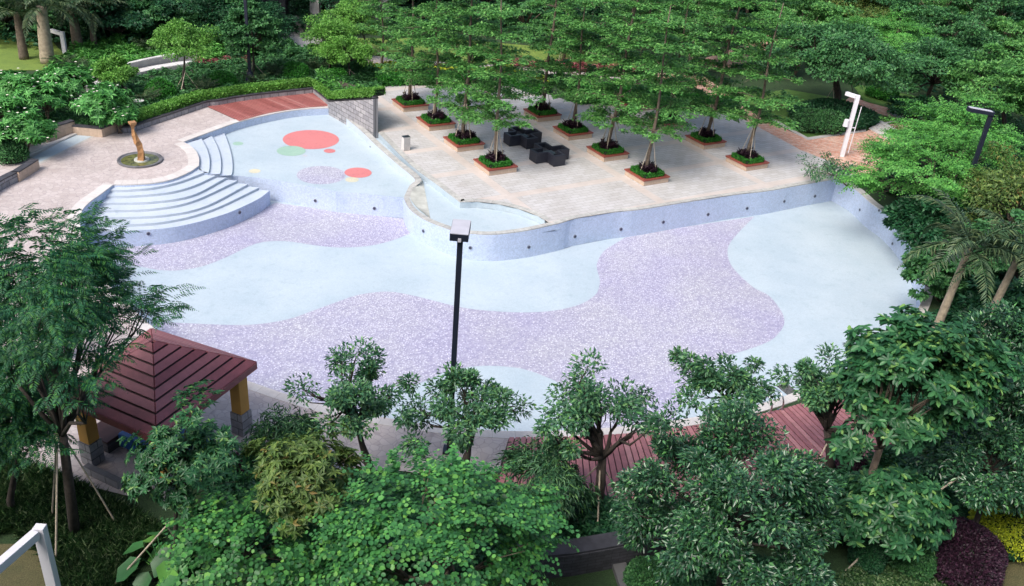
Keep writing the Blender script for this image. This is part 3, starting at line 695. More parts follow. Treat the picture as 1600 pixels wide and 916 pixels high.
# wading pool: floor, steps, front wall, dots
front=WL([(319,270,-.14),(337,272,-.27),(355,273.5,-.39),(372,275,KZ),(400,277.5,KZ),(440,283,KZ),(525,299,KZ),(629,309,KZ),(641,311,KZ)])
kf=[np.array([p[0],p[1],KZ]) for p in smooth(kids_back)+smooth(ter_arc)+front+WL([(648,300),(655,282),(626,250),(575,208)],KZ)]
sheet('wading_pool_floor',[kf],MT['pool_light'],KZ)
fw=MB(); fl=list(front); fw.ribbon([np.array([p[0],p[1],-2.1]) for p in fl],fl)
o=fw.build('pool_wall',MT['pool_wall']); tag(o,'straight tiled drop between the wading pool and the deep pool','wall')
arcs=[WL([(315,217),(323,232),(327.5,248),(327,264),(325,270)],-.14),WL([(331,212),(340,230),(345,248),(345,266),(343,272)],-.27),WL([(350,206),(358,228),(363,250),(363,268),(361,274)],-.39)]
root=thing('wading_steps','three rounded pale steps from the terrace into the wading pool','stairs',tuple(W(330,250)))
o0=np.array(root.location); prev=resample([np.array([p[0],p[1],0]) for p in smooth(ter_arc+WL([(311,262)]))],30)
for k,ar in enumerate(arcs):
    z=(-.14,-.27,-.39)[k]; ln=resample(smooth(ar),30); t_=MB(); t_.ribbon([np.array([p[0],p[1],z])-o0 for p in prev],[np.array([p[0],p[1],z])-o0 for p in ln]); t_.build('tread',MT['pool_step'],root)
    t_=MB(); zn=(-.27,-.39,-.6)[k]; t_.ribbon([np.array([p[0],p[1],z])-o0 for p in ln],[np.array([p[0],p[1],zn])-o0 for p in ln]); t_.build('riser',MT['pool_rise_lit'],root); prev=ln
for nm,lab,x,y,rx,m,dz in (('floor_disc','largest coral red disc inlaid in wading pool floor',486,218,43,'dot_red',.004),('floor_disc','small coral disc just below the largest red one',515,236,9,'dot_red',.006),
    ('floor_disc','large pale green disc inlaid in wading pool floor',455,236,22,'dot_green',.008),('floor_disc','small pale green disc near the wading steps',372,224.5,8,'dot_green',.004),
    ('floor_disc','pale yellow disc at the left near the pool stairs',398,267.5,9,'dot_yellow',.004),('floor_disc','large lavender speckled disc in the wading pool',502,273.5,37.5,'pebble',.004),
    ('floor_disc','coral red disc touching the lavender one on its right',559.5,270,21,'dot_red',.008),('floor_disc','pale yellow disc tucked under the right coral disc',550,281,10.5,'dot_yellow',.006),('floor_disc','tiny grey disc below the pale green disc',476.5,243.5,4,'dot_grey',.004)):
    c=W(x,y,KZ); R0=rx*mpp(c); mb=MB(); n=48; mb.add([(c[0]+R0*math.cos(2*math.pi*i/n),c[1]+R0*math.sin(2*math.pi*i/n),KZ+dz) for i in range(n)],[tuple(range(n))]); mb.keep=True
    tag(mb.build(nm,MT[m]),lab,'inlay',group='coloured discs inlaid in the wading pool floor')
# divider wall between wading pool and channel
dv=smooth(WL([(521,168,0),(560,200,0),(586,225,0),(620,255,-.02),(648,279,-.06),(640,290,-.22),(631,308,-.38)]),5)
wall_thing('divider_wall','slanting low wall with grey coping between wading pool and narrow channel',dv[:21],[p[2]-.05 for p in dv[:21]],-1.0,-.34,'pool_step',-.36,'coping_grey',.068,0)
wall_thing('divider_wall','curved grey coping sweeping down to the pool corner',dv[20:],[p[2]-.052 for p in dv[20:]],-1.0,-.30,'pool_step',-.36,'coping_grey',.06,0)
# channel
chz=-.38
ch=[np.array([p[0],p[1],chz]) for p in list(kerb)]+[np.array([p[0],p[1],chz]) for p in wall_line[8:]]+[np.array([p[0],p[1],chz]) for p in reversed(dv)]
sheet('channel_floor',[ch],MT['pool_light'],chz)
kr=smooth(kerb,3)[:-4]
wall_thing('channel_kerb','angled grey kerb of the shallow channel along the plaza edge',kr,-.03,-.6,-.12,'pool_light',-.36,'coping_grey',.045,0,cat='kerb')
sl=MB(); cur=WL([(659,281,-.1),(647,292,-.22),(641,308,-.36),(646,318,-.34),(656,328,-.31),(671,340,-.28)]); bot=resample(WL([(661,283,chz+.01),(673,344,chz+.01)]),6)
cur=resample(smooth(cur),20); bot=resample(bot,20); sl.ribbon([p+[0,0,.012] for p in cur],bot); tag(sl.build('stone_ramp',MT['slab_stone']),'sloping grey stone slab inside the curved coping by the channel','ramp')
# underwater light fittings on the pool walls
def fitting(px,py,line_y_top,lab,Yp): pass
lightsp=[(662,361),(735,387),(826,386),(898,369.5),(970,358),(1036,347),(1106,335),(1167,325.5),(1225,314.5),(1273,306.5)]
def on_line(px,py,line,zlo=-2.0,push=.02):
    best=None
    for i in range(len(line)-1):
        a=line[i]; b=line[i+1]; d=ray(px,py); e=(b-a)[:2]; det=d[0]*(-e[1])+e[0]*d[1]
        if abs(det)<1e-9: continue
        t=(a[0]*(-e[1])+e[0]*a[1])/det; s_=(d[0]*a[1]-d[1]*a[0])/det
        if -.02<=s_<=1.02 and t>0:
            P=np.array([d[0]*t,d[1]*t,H+d[2]*t])
            if zlo<P[2]<.1:
                nr=np.array([e[1],-e[0],0])/np.hypot(*e)
                if nr@d>0: nr=-nr
                best=(P+nr*push,nr)
    return best
def add_fit(px,py,line,lab,name='pool_light',r0=.085):
    q=on_line(px,py,line)
    if q is None: return
    P,nr=q; t=thing(name,lab,'light fitting',tuple(P),0,'light fittings on the pool walls')
    m1=MB(); m1.tube([-nr*.02,nr*.035],[r0,r0*.9],14); m1.build('lens',MT['fitting'],t)
    m2=MB(); m2.tube([-nr*.02,nr*.02],[r0*1.25,r0*1.25],14); m2.build('ring',MT['steel'],t)
ords=['left end of the plaza wall behind the lamp post','just right of the tall black lamp post','third from the left','fourth from the left','fifth from the left','sixth from the left','seventh from the left','eighth from the left','second from the far corner','nearest the far corner']
for k,(x,y) in enumerate(lightsp): add_fit(x,y,wl,'dark pool light on plaza wall, '+ords[k])
for k,(x,y) in enumerate([(1344,328),(1374,329),(1395,381),(1422,427)]): add_fit(x,y,rl,'small dark pool light on the right end wall, '+('nearest the far corner','high and second from the far corner','second from the near end','nearest the palm frond')[k],r0=.07)
for k,(x,y) in enumerate([(493,313.5),(585,325.5)]): add_fit(x,y,fl,('left','right')[k]+' dark round light on the drop below the wading pool')
for k,(x,y) in enumerate([(232,365),(374,332)]): add_fit(x,y,prev if 0 else [np.array([p[0],p[1],0]) for p in resample(smooth(WL([(120+a/5,240+b/5) for a,b in Lz[6]],-7*hs),8),60)],('left','right')[k]+' dark round light on the lowest stair wall')
for k,(x,y) in enumerate([(340,217),(388,204),(435,192),(481,184)]): add_fit(x,y,[np.array([p[0],p[1],0]) for p in kb],'dark light on the wading pool back wall, '+('first','second','third','fourth')[k]+' from the left',r0=.1)
for k,(x,y) in enumerate([(525,183),(546,201),(562,216),(579,230),(607,258),(633,281)]): add_fit(x,y,[np.array([p[0],p[1],0]) for p in dv[:21]],'tiny light on the slanting divider wall, '+('first','second','third','fourth','fifth','sixth')[k]+' from the stone wall',r0=.06)

ap_=MB(); ap_.box((-8,-9,12.75),(90,12,25.5)); o=ap_.build('unseen_shade_block',MT['coping_warm']); o['kind']='structure'  # unseen block added behind the camera to shade the near garden
ap_=MB()
for fl in range(8):
    for k in range(22): ap_.box((-50+k*4,-2.96,1.6+fl*3),(1.8,.06,1.5))
o=ap_.build('unseen_block_windows',MT['glass'],o)
# --- decks
def deck_strip(name,label,inner,outer,n,mat,parent=None,z=.03,gap=.03):
    a=resample(inner,n+1); b=resample(outer,n+1); mb=MB()
    for i in range(n):
        d0=gap/2
        def lerp(p,q,t): return p+(q-p)*t
        w0=np.linalg.norm(a[i+1]-a[i])+1e-6; w1=np.linalg.norm(b[i+1]-b[i])+1e-6
        q=[lerp(a[i],a[i+1],d0/w0),lerp(a[i+1],a[i],d0/w0),lerp(b[i+1],b[i],d0/w1),lerp(b[i],b[i+1],d0/w1)]
        top=[(p[0],p[1],z) for p in q]; bt=[(p[0],p[1],.012) for p in q]
        mb.add(top+bt,[(0,1,2,3),(0,4,5,1),(1,5,6,2),(2,6,7,3),(3,7,4,0)])
    o=mb.build(name,MT[mat]); tag(o,label,'deck'); return o
sheet('deck_base',[WL([(795,685),(900,683),(1000,677),(1100,664),(1190,648),(1250,632),(1300,612),(1400,700),(1340,735),(1200,780),(1010,789),(900,787),(770,765)])],MT['roof_dark'],.009)
deck_strip('pool_deck','broad dusky red plank deck along the near side of the pool',smooth(WL([(795,685),(900,683),(1000,677),(1100,664),(1190,648),(1250,632),(1300,612)])),smooth(WL([(775,765),(900,788),(1005,789),(1120,782),(1225,770),(1320,735),(1400,690)])),64,'deck_near',z=.05,gap=.045)
# upper deck, parallel boards clipped to its outline
dk=WL([(323,167),(374,190),(421,178),(470,170),(519,166.5),(493,144),(421,151.5),(370,157.5)])
dk_poly=[p[:2] for p in WL([(323,167),(374,190)])+smooth(WL([(374,190),(421,177.5),(470,170),(519,166)]))[1:]+WL([(493,144)])+smooth(WL([(493,144),(421,151.5),(370,157.8),(323,167)]))[1:-1]]
sheet('deck_base',[[np.array([p[0],p[1],0]) for p in dk_poly]],MT['roof_dark'],.008)
def clip(poly,nv,c0,c1):
    for sgn,c in ((1,c0),(-1,-c1)):
        out=[]
        for i in range(len(poly)):
            a=poly[i]; b=poly[(i+1)%len(poly)]; da=sgn*(a@nv)-c; db=sgn*(b@nv)-c
            if da>=0: out.append(a)
            if da*db<0: out.append(a+(b-a)*da/(da-db))
        poly=out
        if not poly: return poly
    return poly
dd=W(394,181)-W(355,164); dd=dd[:2]/np.hypot(*dd[:2]); nv=np.array([-dd[1],dd[0]]); pr=[p@nv for p in dk_poly]
mb=MB(); c=min(pr)
while c<max(pr):
    q=clip([np.array(p) for p in dk_poly],nv,c+.012,c+.15)
    if len(q)>2:
        n=len(q); mb.add([(p[0],p[1],.035) for p in q],[tuple(range(n))])
    c+=.162
mb.keep=True
tag(mb.build('pool_deck',MT['deck']),'wedge shaped brick red plank deck behind the wading pool','deck')

# --- planting bed walls at the left
lowl=smooth(WL([(180,203),(201,205),(219,199),(246,190),(288,176),(320,165.5),(340,163),(370,157.5),(421,151),(493,143.5)]),4)
wall_thing('bed_wall','low curved grey stone bed wall with black cap behind the terrace',lowl,.33,-.05,.3,'stone_block',.34,'cap',.06,.02)
wall_thing('bed_wall','short grey stone bed wall with black cap beside the red deck',WL([(493,143.5),(521,166)]),.33,-.05,.3,'stone_block',.34,'cap',.062,.02)
# tall rough stone wall standing at the head of the channel
b0=W(519,166.5,0); b1=W(590.5,207,0)
hw=2.2; zt0=.35
mb=MB(); tb_=b1-b0; L_=np.hypot(*tb_[:2]); nrm=np.array([-tb_[1],tb_[0],0])/L_*.3; seg=10
root=thing('stone_wall','tall wall of rough grey stone blocks at the head of the channel','wall',(b0[0],b0[1],0))
pts=[b0+(b1-b0)*i/seg-[b0[0],b0[1],0] for i in range(seg+1)]
zt=[zt0+(hw-zt0)*(i/seg)**1.0 for i in range(seg+1)]
# camera sees the cap run level from (521,158) to (590,154): derive the top height at every point along the base
zt=[]
for i in range(seg+1):
    P=b0+(b1-b0)*i/seg; c_=RC@(P-[0,0,H]); pxx=800+F*c_[0]/c_[2]; ty=158.5-4.5*i/seg
    q=at(pxx,ty,P[1]); zt.append(q[2])
mb.wall(pts,zt,-.5,.35); mb.build('wall_face',MT['stone_block'],root)
cpb=MB(); oo=offset(pts,.4); ii=offset(pts,-.03)
cpb.ribbon([np.array([p[0],p[1],zt[i]+.07]) for i,p in enumerate(ii)],[np.array([p[0],p[1],zt[i]+.07]) for i,p in enumerate(oo)]); cpb.ribbon([np.array([p[0],p[1],zt[i]+.003]) for i,p in enumerate(ii)],[np.array([p[0],p[1],zt[i]+.07]) for i,p in enumerate(ii)]); cpb.build('cap',MT['cap'],root)
# side wall going back from the corner
bk=W(585,139,zt[-1]); bk[2]=0; bl=[b1+(bk-b1)*.09,b1+(bk-b1)*.5,bk]
wall_thing('stone_wall','return side of the tall grey stone wall facing the plaza',bl,zt[-1],-.02,-.3,'stone_block',-.32,'cap',.06,.0)
# beige stepped planter walls at far left
def low_wall(lab,pxs,zt,m='beige_block',capm='cap',th=.35,zb=-.05,name='planter_wall'):
    return wall_thing(name,lab,WL(pxs),zt,zb,th,m,th+.03,capm,.07,.02)
low_wall('beige planter wall nearest the low curved stone wall',[(113,207),(160,212),(180,203)],.5)
low_wall('middle beige stepped planter wall with square recess',[(68,221),(113,207)],.75)
low_wall('lowest beige planter wall at the far left',[(28,232),(68,217)],.55)
low_wall('short beige planter wall end at the left edge',[(22,283),(53,263)],.5)
low_wall('rough grey planter wall at the left edge of the terrace',[(-60,330),(0,292),(22,281)],.45,'stone_block')
for k,(x,y,lab) in enumerate([(134,202,'right'),(81,205,'middle'),(46,216,'left')]):
    P=W(x,y+4,0); P[2]=.28; t=MB(); t.box((0,0,0),(.3,.1,.28),.2); o=t.build('wall_recess',MT['cap']); o.location=tuple(P+np.array([-.02,-.28,0])); tag(o,'small dark square wall light on the '+lab+' beige planter wall','wall light')
px_sheet('rill_edge',[(24,238),(104,204.5),(150,212),(143,216),(60,258),(52,250)],'concrete',.006)
px_sheet('rill',[(50,247),(116,211),(143,213.5),(58,256)],'pool_light',.011)
mb=MB(); mb.wall(WL([(40,243),(116,209.5)]),.10,0,.25); tag(mb.build('rill_kerb',MT['coping']),'straight pale kerb along the little left channel','kerb')

# ================================================================== PLAZA OBJECTS
th=0.56810; U=np.array([math.cos(th),math.sin(th),0]); V=np.array([math.sin(th),-math.cos(th),0]); SC=2.0
def planter_obj():
    root=thing('tree_planter','x','planter',(0,0,0),0,'square stone tree planters on the plaza')
    b=MB()
    for sx,sy,wx,wy in ((0,-.86,1.88,.16),(0,.86,1.88,.16),(-.86,0,.16,1.56),(.86,0,.16,1.56)): b.box((sx,sy,.155),(wx,wy,.31))
    b.build('stone_base',MT['beige_block'],root,bevel=.008)
    s_=MB()
    for i in range(4):
        o_=.99-.125*i
        for sx,sy,wx,wy in ((0,-1,1,0),(0,1,1,0),(-1,0,0,1),(1,0,0,1)):
            m_=o_-.055
            if wx: s_.box((0,sy*m_,.345),(2*o_-.11*0,.11,.07))
            else: s_.box((sx*m_,0,.345),(.11,2*(o_-.115),.07))
    seat_=s_.build('wooden_seat',MT['seat_wood'],root)
    f_=MB(); f_.box((0,0,.16),(1.5,1.5,.28)); f_.build('soil',MT['soil'],root); return root
def tier_mesh(seed,Ht=10.5,R0=3.2,first=2.1):
    r=np.random.default_rng(seed); L=Leaves(); tb=MB()
    lean=r.normal(size=2)*.02
    ax=lambda z: np.array([lean[0]*z+.08*math.sin(z*.7+seed),lean[1]*z+.08*math.cos(z*.9),z])
    zs=np.linspace(-.1,Ht,10); tb.tube([ax(z) for z in zs],[.115*(1-.85*i/9)+.012 for i in range(10)],8)
    z=first
    while z<Ht:
        t=(z-first)/(Ht-first); R=R0*(1-.42*t**2.2)*r.uniform(.8,1.15)*(.85 if z<first+.5 else 1); nb=r.integers(7,10); a0=r.uniform(0,6.28)
        for b in range(nb):
            a=a0+2*math.pi*b/nb+r.normal()*.18; rr=R*r.uniform(.72,1.12); p0=ax(z-.12); dirv=np.array([math.cos(a),math.sin(a),0])
            end=p0+dirv*rr+np.array([0,0,.10+r.normal()*.12]); mid=p0+dirv*rr*.5+np.array([0,0,.22])
            tb.tube([p0,mid,end],[.035,.022,.008],5,False)
            m=int(rr*125); s_=r.beta(1.6,1.1,m)*.93+.1; lat=r.normal(size=m)*(.10+.30*s_)*rr*.42
            ncl=r.integers(4,7); clc=r.uniform(.25,1.05,ncl); pick=r.integers(0,ncl,m); s_=np.clip(clc[pick]+r.normal(size=m)*.10,.12,1.15); 
            latc=(r.uniform(-.42,.42,ncl)*rr*.85)[pick]; lat=latc*s_+r.normal(size=m)*.16
            sd_=np.array([-math.sin(a),math.cos(a),0])
            P=p0+dirv*(s_*rr)[:,None]+sd_*lat[:,None]; P[:,2]+=.22*np.sin(np.clip(s_,0,1)*math.pi*.7)+.04+r.normal(size=m)*.05
            A=dirv*.4+r.normal(size=(m,3))*np.array([.8,.8,.25]); N=np.array([0,0,1.])+r.normal(size=(m,3))*.25
            q=r.uniform(.7,1.25,m); L.add(P,A,N,.19*q,.115*q)
        z+=r.uniform(.9,1.5)
    me=L.mesh('layered_crown',MT['leaf_tier'],LANCE)
    tm=tb.build('tmp',MT['bark'],None,True); md=tm.data; bpy.data.objects.remove(tm); return me,md
tiers=[tier_mesh(s_,Ht=h_,R0=r_,first=f_) for s_,h_,r_,f_ in ((11,10.8,2.7,2.2),(12,9.6,2.85,2.6),(13,11.4,2.5,2.1),(14,10.2,2.7,2.9))]
def terminalia(label,loc,k,rz,sc=1.0,props=3,group='layered trees planted in the plaza',ph=2.3):
    t=thing('layered_tree',label,'tree',loc,rz,group)
    link('crown',tiers[k][0],t); link('trunk',tiers[k][1],t); t.scale=(sc,sc,sc)
    for j in range(props):
        a=2*math.pi*j/props+.9; m=MB(); m.tube([(math.cos(a)*.62,math.sin(a)*.62,.02),(math.cos(a)*.06,math.sin(a)*.06,ph)],[.024,.02],6); m.build('prop_stake',MT['stake'],t)
    return t
def purple_mesh():
    r=np.random.default_rng(5); L=Leaves()
    for i in range(46):
        p=np.array([*r.uniform(-.5,.5,2),0]); h_=r.uniform(.25,.62); m=26; z=r.uniform(.25,1,m)
        P=p+np.stack([np.zeros(m),np.zeros(m),z*h_],1); a=r.uniform(0,6.28,m)
        L.add(P,np.stack([np.cos(a),np.sin(a),r.uniform(.4,1.3,m)],1),np.array([0,0,1.])+r.normal(size=(m,3))*.3,r.uniform(.18,.30,m),.045)
    return L.mesh('purple_foliage',MT['leaf_purple'],LANCE)
def ring_mesh():
    r=np.random.default_rng(6); ln=[np.array(q,float) for q in ((-.64,-.64,0),(.64,-.64,0),(.64,.64,0),(-.64,.64,0),(-.64,-.64,0))]
    return hedge_leaves(r,ln,.26,.24,950,.085).mesh('ring_foliage',MT['leaf_hedge'],LANCE)
pm=purple_mesh(); rm=ring_mesh()
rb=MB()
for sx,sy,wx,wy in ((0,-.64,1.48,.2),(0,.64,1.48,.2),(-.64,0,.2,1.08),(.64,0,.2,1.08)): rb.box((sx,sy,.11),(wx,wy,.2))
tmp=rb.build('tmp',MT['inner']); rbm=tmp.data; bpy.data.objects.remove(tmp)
cols={0:(12.6,[-28.636,-26.613,-24.6,-22.557]),1:(16.58,[-28.3,-26.297,-24.363,-22.347,-20.301][1:]),2:(20.51,[-26.19,-24.18,-22.166,-20.142])}
colname={0:'left row',1:'middle row',2:'right row'}; rown={0:'farthest from the pool',1:'third from the pool',2:'second from the pool',3:'nearest the pool'}
first=True; kk=0; src=None
for c_ in range(3):
    u0,vsx=cols[c_]
    for j,v0 in enumerate(vsx):
        P=U*(u0+.5)*SC+V*(v0+.5)*SC; P[2]=0; ds=colname[c_]+', '+rown[j]
        if first: t=planter_obj(); src=t; first=False
        else: t=copy_tree(src)
        t.location=tuple(P); t.rotation_euler[2]=th; t['label']='square stone planter with red wooden seat, '+ds
        q=thing('low_hedge','clipped green hedge ring in the planter of the '+ds,'hedge',(P[0],P[1],.30),th,'clipped hedge rings in the plaza planters'); link('foliage',rm,q); link('dark_core',rbm,q)
        q=thing('purple_shrub','dark purple leafy shrub in the planter of the '+ds,'shrub',(P[0],P[1],.33),th+kk,'purple shrubs in the plaza planters'); link('foliage',pm,q)
        terminalia('tall layered propped tree rising from planter of the '+ds,(P[0],P[1],.3),kk%4,kk*1.3,(1.0,.96,1.05,.93)[(kk*3)%4]); kk+=1
# extra layered trees behind the plaza
for x,y,k,s_,lb in ((598,110,1,.8,'small layered propped tree standing in the yellow flower bed'),(880,96,0,1.05,'layered tree on the lawn behind the middle planter row'),
    (980,100,3,1.0,'layered tree behind the far hedge near the plaza centre'),(1075,120,1,1.05,'layered tree behind the far hedge on its right part'),(1130,100,2,1.1,'layered tree beside the bend of the brick path'),(1190,120,0,1.0,'layered tree right of the brick path'),(1030,70,2,1.1,'layered tree far behind the plaza centre at the top')):
    P=W(x,y); terminalia(lb,tuple(P),k,x*.37,s_,3,'layered trees behind the plaza')
# armchair clusters
def chair_parts(root):
    b=MB(); b.box((0,.33,.36),(.84,.18,.68)); b.box((-.34,-.09,.36),(.16,.66,.68)); b.box((.34,-.09,.36),(.16,.66,.68)); b.box((0,-.09,.17),(.52,.66,.30))
    b.build('woven_frame',MT['rattan'],root,bevel=.02)
    c=MB(); c.box((0,-.08,.385),(.50,.62,.13)); c.build('seat_cushion',MT['cushion'],root,bevel=.03)
    f=MB()
    for sx in (-.36,.36):
        for sy in (-.36,.36): f.box((sx,sy,.01),(.05,.05,.04))
    f.build('feet',MT['steel'],root)
src=None
for cl,(px,py,nm) in enumerate([(816,223,'far'),(857.5,249.5,'near')]):
    ctr=W(px,py); ctr[2]=0
    t=thing('coffee_table','low dark glass topped square table in the middle of the '+nm+' armchair group','table',tuple(ctr),th,'square tables between the armchairs')
    m=MB(); m.box((0,0,.24),(.56,.56,.44)); m.build('table_base',MT['rattan'],t,bevel=.015); m=MB(); m.box((0,0,.475),(.6,.6,.02)); m.build('table_top',MT['glass'],t)
    for k,(du,dv_) in enumerate(((0,.78),(.78,0),(0,-.78),(-.78,0))):
        P=ctr+U*du-V*dv_*-1
        if src is None: src=thing('cube_armchair','x','armchair',(0,0,0),0,'black woven cube armchairs on the plaza'); chair_parts(src); a=src
        else: a=copy_tree(src)
        a.location=tuple(P)
        d=ctr-P; a.rotation_euler[2]=math.atan2(-d[0],d[1])+math.pi
        a['label']='black woven cube armchair on the '+('camera','right','plaza hedge','left')[k]+' side of the '+nm+' table'
# litter bin
P=W(634,234); t=thing('litter_bin','pale metal litter bin standing on the plaza beside the narrow channel','bin',(P[0],P[1],0),th)
m=MB(); m.box((0,0,.42),(.44,.36,.80)); m.build('bin_body',MT['bin'],t,bevel=.01); m=MB(); m.box((0,0,.845),(.46,.38,.04)); m.build('rim',MT['steel'],t,bevel=.005)
m=MB(); m.box((.03,0,.87),(.26,.2,.015)); m.build('ash_tray',MT['black_metal'],t)
m=MB()
for i in range(7): m.box((-.18+.06*i,-.187,.42),(.015,.012,.74))
m.build('ribs',MT['steel'],t)
P=W(498,76); t=thing('litter_bin','small pale bin at the edge of the entrance path','bin',(P[0],P[1],0),.3); m=MB(); m.box((0,0,.45),(.55,.4,.9)); m.build('bin_body',MT['bin'],t,bevel=.02); m=MB(); m.box((0,0,.92),(.57,.42,.05)); m.build('rim',MT['black_metal'],t)
# sculpture and basin
P=W(219,251); t=thing('stone_basin','round dark rimmed stone basin of greenish water on the pink terrace','basin',(P[0],P[1],0))
k=mpp(P); R1=33.5*k; m=MB(); n=56
prof=[(R1,0),(R1,.10),(R1*.93,.11),(R1*.90,.07),(R1*.80,.035)]
for i in range(len(prof)-1):
    for j in range(n):
        a0,a1=2*math.pi*j/n,2*math.pi*(j+1)/n; (r0,z0),(r1,z1)=prof[i],prof[i+1]
        m.add([(r0*math.cos(a0),r0*math.sin(a0),z0),(r0*math.cos(a1),r0*math.sin(a1),z0),(r1*math.cos(a1),r1*math.sin(a1),z1),(r1*math.cos(a0),r1*math.sin(a0),z1)],[(0,1,2,3)])
m.build('rim',MT['basin'],t)
m=MB(); m.add([(R1*.84*math.cos(2*math.pi*j/n),R1*.84*math.sin(2*math.pi*j/n),.045) for j in range(n)],[tuple(range(n))]); m.keep=True; m.build('water',MT['basin_water'],t)
m=MB(); m.tube([(.1,0,.03),(.1,0,.12)],[.42,.40],24); m.build('plinth',MT['slab_stone'],t)
P2=W(222,253); t=thing('twisted_sculpture','slender twisted wooden column sculpture standing in the round basin','sculpture',(P2[0],P2[1],.12)); m=MB()
sec=[(0,.34,.30,0),(.55,.30,.26,.25),(.95,.32,.22,.55),(1.15,.36,.24,.75),(1.35,.22,.34,.95),(1.7,.18,.24,1.3),(2.0,.12,.14,1.7),(2.15,.11,.13,1.9),(2.35,.22,.2,2.1),(2.5,.36,.34,2.3),(2.62,.36,.34,2.3)]
vv=[]
for z,a,b,tw in sec:
    ox=-.02-.10*z*.9+.08*math.sin(z*2.4)
    for sx,sy in ((-1,-1),(1,-1),(1,1),(-1,1)):
        x,y=sx*a/2*1.02,sy*b/2*1.02; vv.append((ox+x*math.cos(tw)-y*math.sin(tw),x*math.sin(tw)+y*math.cos(tw),z*.84))
fs=[]
for i in range(len(sec)-1):
    for j in range(4): fs.append((i*4+j,i*4+(j+1)%4,(i+1)*4+(j+1)%4,(i+1)*4+j))
fs.append((0,3,2,1)); e=(len(sec)-1)*4; fs.append((e,e+1,e+2,e+3)); m.add(vv,fs); m.build('column',MT['bronze'],t)

# ---- lamps
def black_lamp(label,head,Yd,hd_px=None,arm=(0,-1),hs_=.56,w_=.17,zb=0):
    T=at(head[0],head[1],Yd); t=thing('lamp_post',label,'lamp post',(T[0],T[1],zb),0)
    m=MB(); m.box((0,0,(T[2]-zb)/2),(w_,w_,T[2]-zb)); m.build('pole',MT['black_metal'],t,bevel=.01)
    m=MB(); m.box((0,0,.06),(.42,.42,.12)); m.build('base',MT['black_metal'],t,bevel=.01)
    return t,T
t,T=black_lamp('tall black square lamp post standing in front of the pool','x' and (719.5,368),24.6)
zt_=T[2]
m=MB(); m.beam((-.02,-.30,zt_+.05),(-.02,.62,zt_+.10),.56,.24); lh_=m.build('lamp_head',MT['black_metal'],t,bevel=.01)
m=MB(); m.beam((-.02,-.30,zt_+.178),(-.02,.62,zt_+.228),.54,.02); m.build('lamp_cover',MT['lamp_top'],lh_)
m=MB(); m.box((0,-.22,zt_-.02),(.10,.22,.12)); m.build('bracket',MT['lamp_top'],t,bevel=.01)
P=W(392,136); t=thing('lamp_post','tall black lamp post in the left planting bed with its head above the picture','lamp post',(P[0],P[1],0)); m=MB(); m.box((0,0,4.5),(.2,.2,9)); m.build('pole',MT['black_metal'],t,bevel=.01)
m=MB(); m.tube([(0,0,0),(0,0,.5),(0,0,1.1)],[.42,.36,.2],10); m.build('base',MT['black_metal'],t); m=MB(); m.box((0,-.3,9.0),(.5,1.0,.24)); m.build('lamp_head',MT['black_metal'],t,bevel=.01)
T=at(1549,178,47); t=thing('lamp_post','black lamp post with a flat arm among the bright trees at right','lamp post',(T[0],T[1],0)); z=T[2]
m=MB(); m.box((0,0,z/2),(.2,.2,z)); m.build('pole',MT['black_metal'],t,bevel=.01); m=MB(); m.beam((.1,0,z+.02),(-1.25,.1,z+.12),.34,.2); lh_=m.build('arm',MT['black_metal'],t,bevel=.01)
m=MB(); m.beam((0,0,z+.135),(-1.2,.1,z+.235),.30,.02); m.build('lamp_cover',MT['lamp_top'],lh_)
def white_lamp(label,base,top,end,Y=None,w_=.26,box=False):
    if Y is None: B=W(*base)
    T=at(top[0],top[1],B[1] if Y is None else Y)
    B=np.array([T[0],T[1],0]); t=thing('white_lamp',label,'lamp post',tuple(B)); z=T[2]
    m=MB(); m.box((0,0,(z+w_/2)/2),(w_,w_*.8,z+w_/2)); m.build('pole',MT['white_paint'],t,bevel=.012)
    E=W(end[0],end[1],z)-np.array([B[0],B[1],0]); E[2]=z
    d=E-np.array([0,0,z]); d/=np.linalg.norm(d)
    m=MB(); m.beam(np.array([0,0,z])+d*w_*.5,E,w_*.8,w_*.9); m.build('arm',MT['white_paint'],t,bevel=.012)
    return t,z
t,z=white_lamp('white right angled lamp on the brick plaza beside the broad shade tree',(1318,245),(1340,152),(1322,146),w_=.26)
m=MB(); m.tube([(-.32,-.1,z*.52),(-.32,-.1,z*.52+.45)],[.20,.16],12); m.build('siren_box',MT['white_paint'],t)
m=MB(); m.tube([(.35,0,.3),(.42,0,z*.85)],[.03,.03],6); m.beam((.1,0,z*.5),(.42,0,z*.5),.06,.06); m.build('side_rod',MT['white_paint'],t)
white_lamp('white right angled lamp among the palms at upper left',(99,85),(97,53),(80,48),w_=.30)
white_lamp('large white right angled lamp cut by the lower left corner of the picture',(100,950),(63,829),(-25,905),Y=19.0-2.6,w_=.27)

# spot light in the bed
P=W(219,176); t=thing('spotlight','small grey spike spotlight in the bed behind the low curved wall','spotlight',tuple(P)); m=MB(); m.tube([(0,0,0),(0,0,.55)],[.06,.05],8); m.build('stem',MT['bin'],t); m=MB(); m.tube([(0,0,.5),(0,0,.62),(.0,0,.8)],[.1,.2,.34],10); m.build('shade',MT['bin'],t)

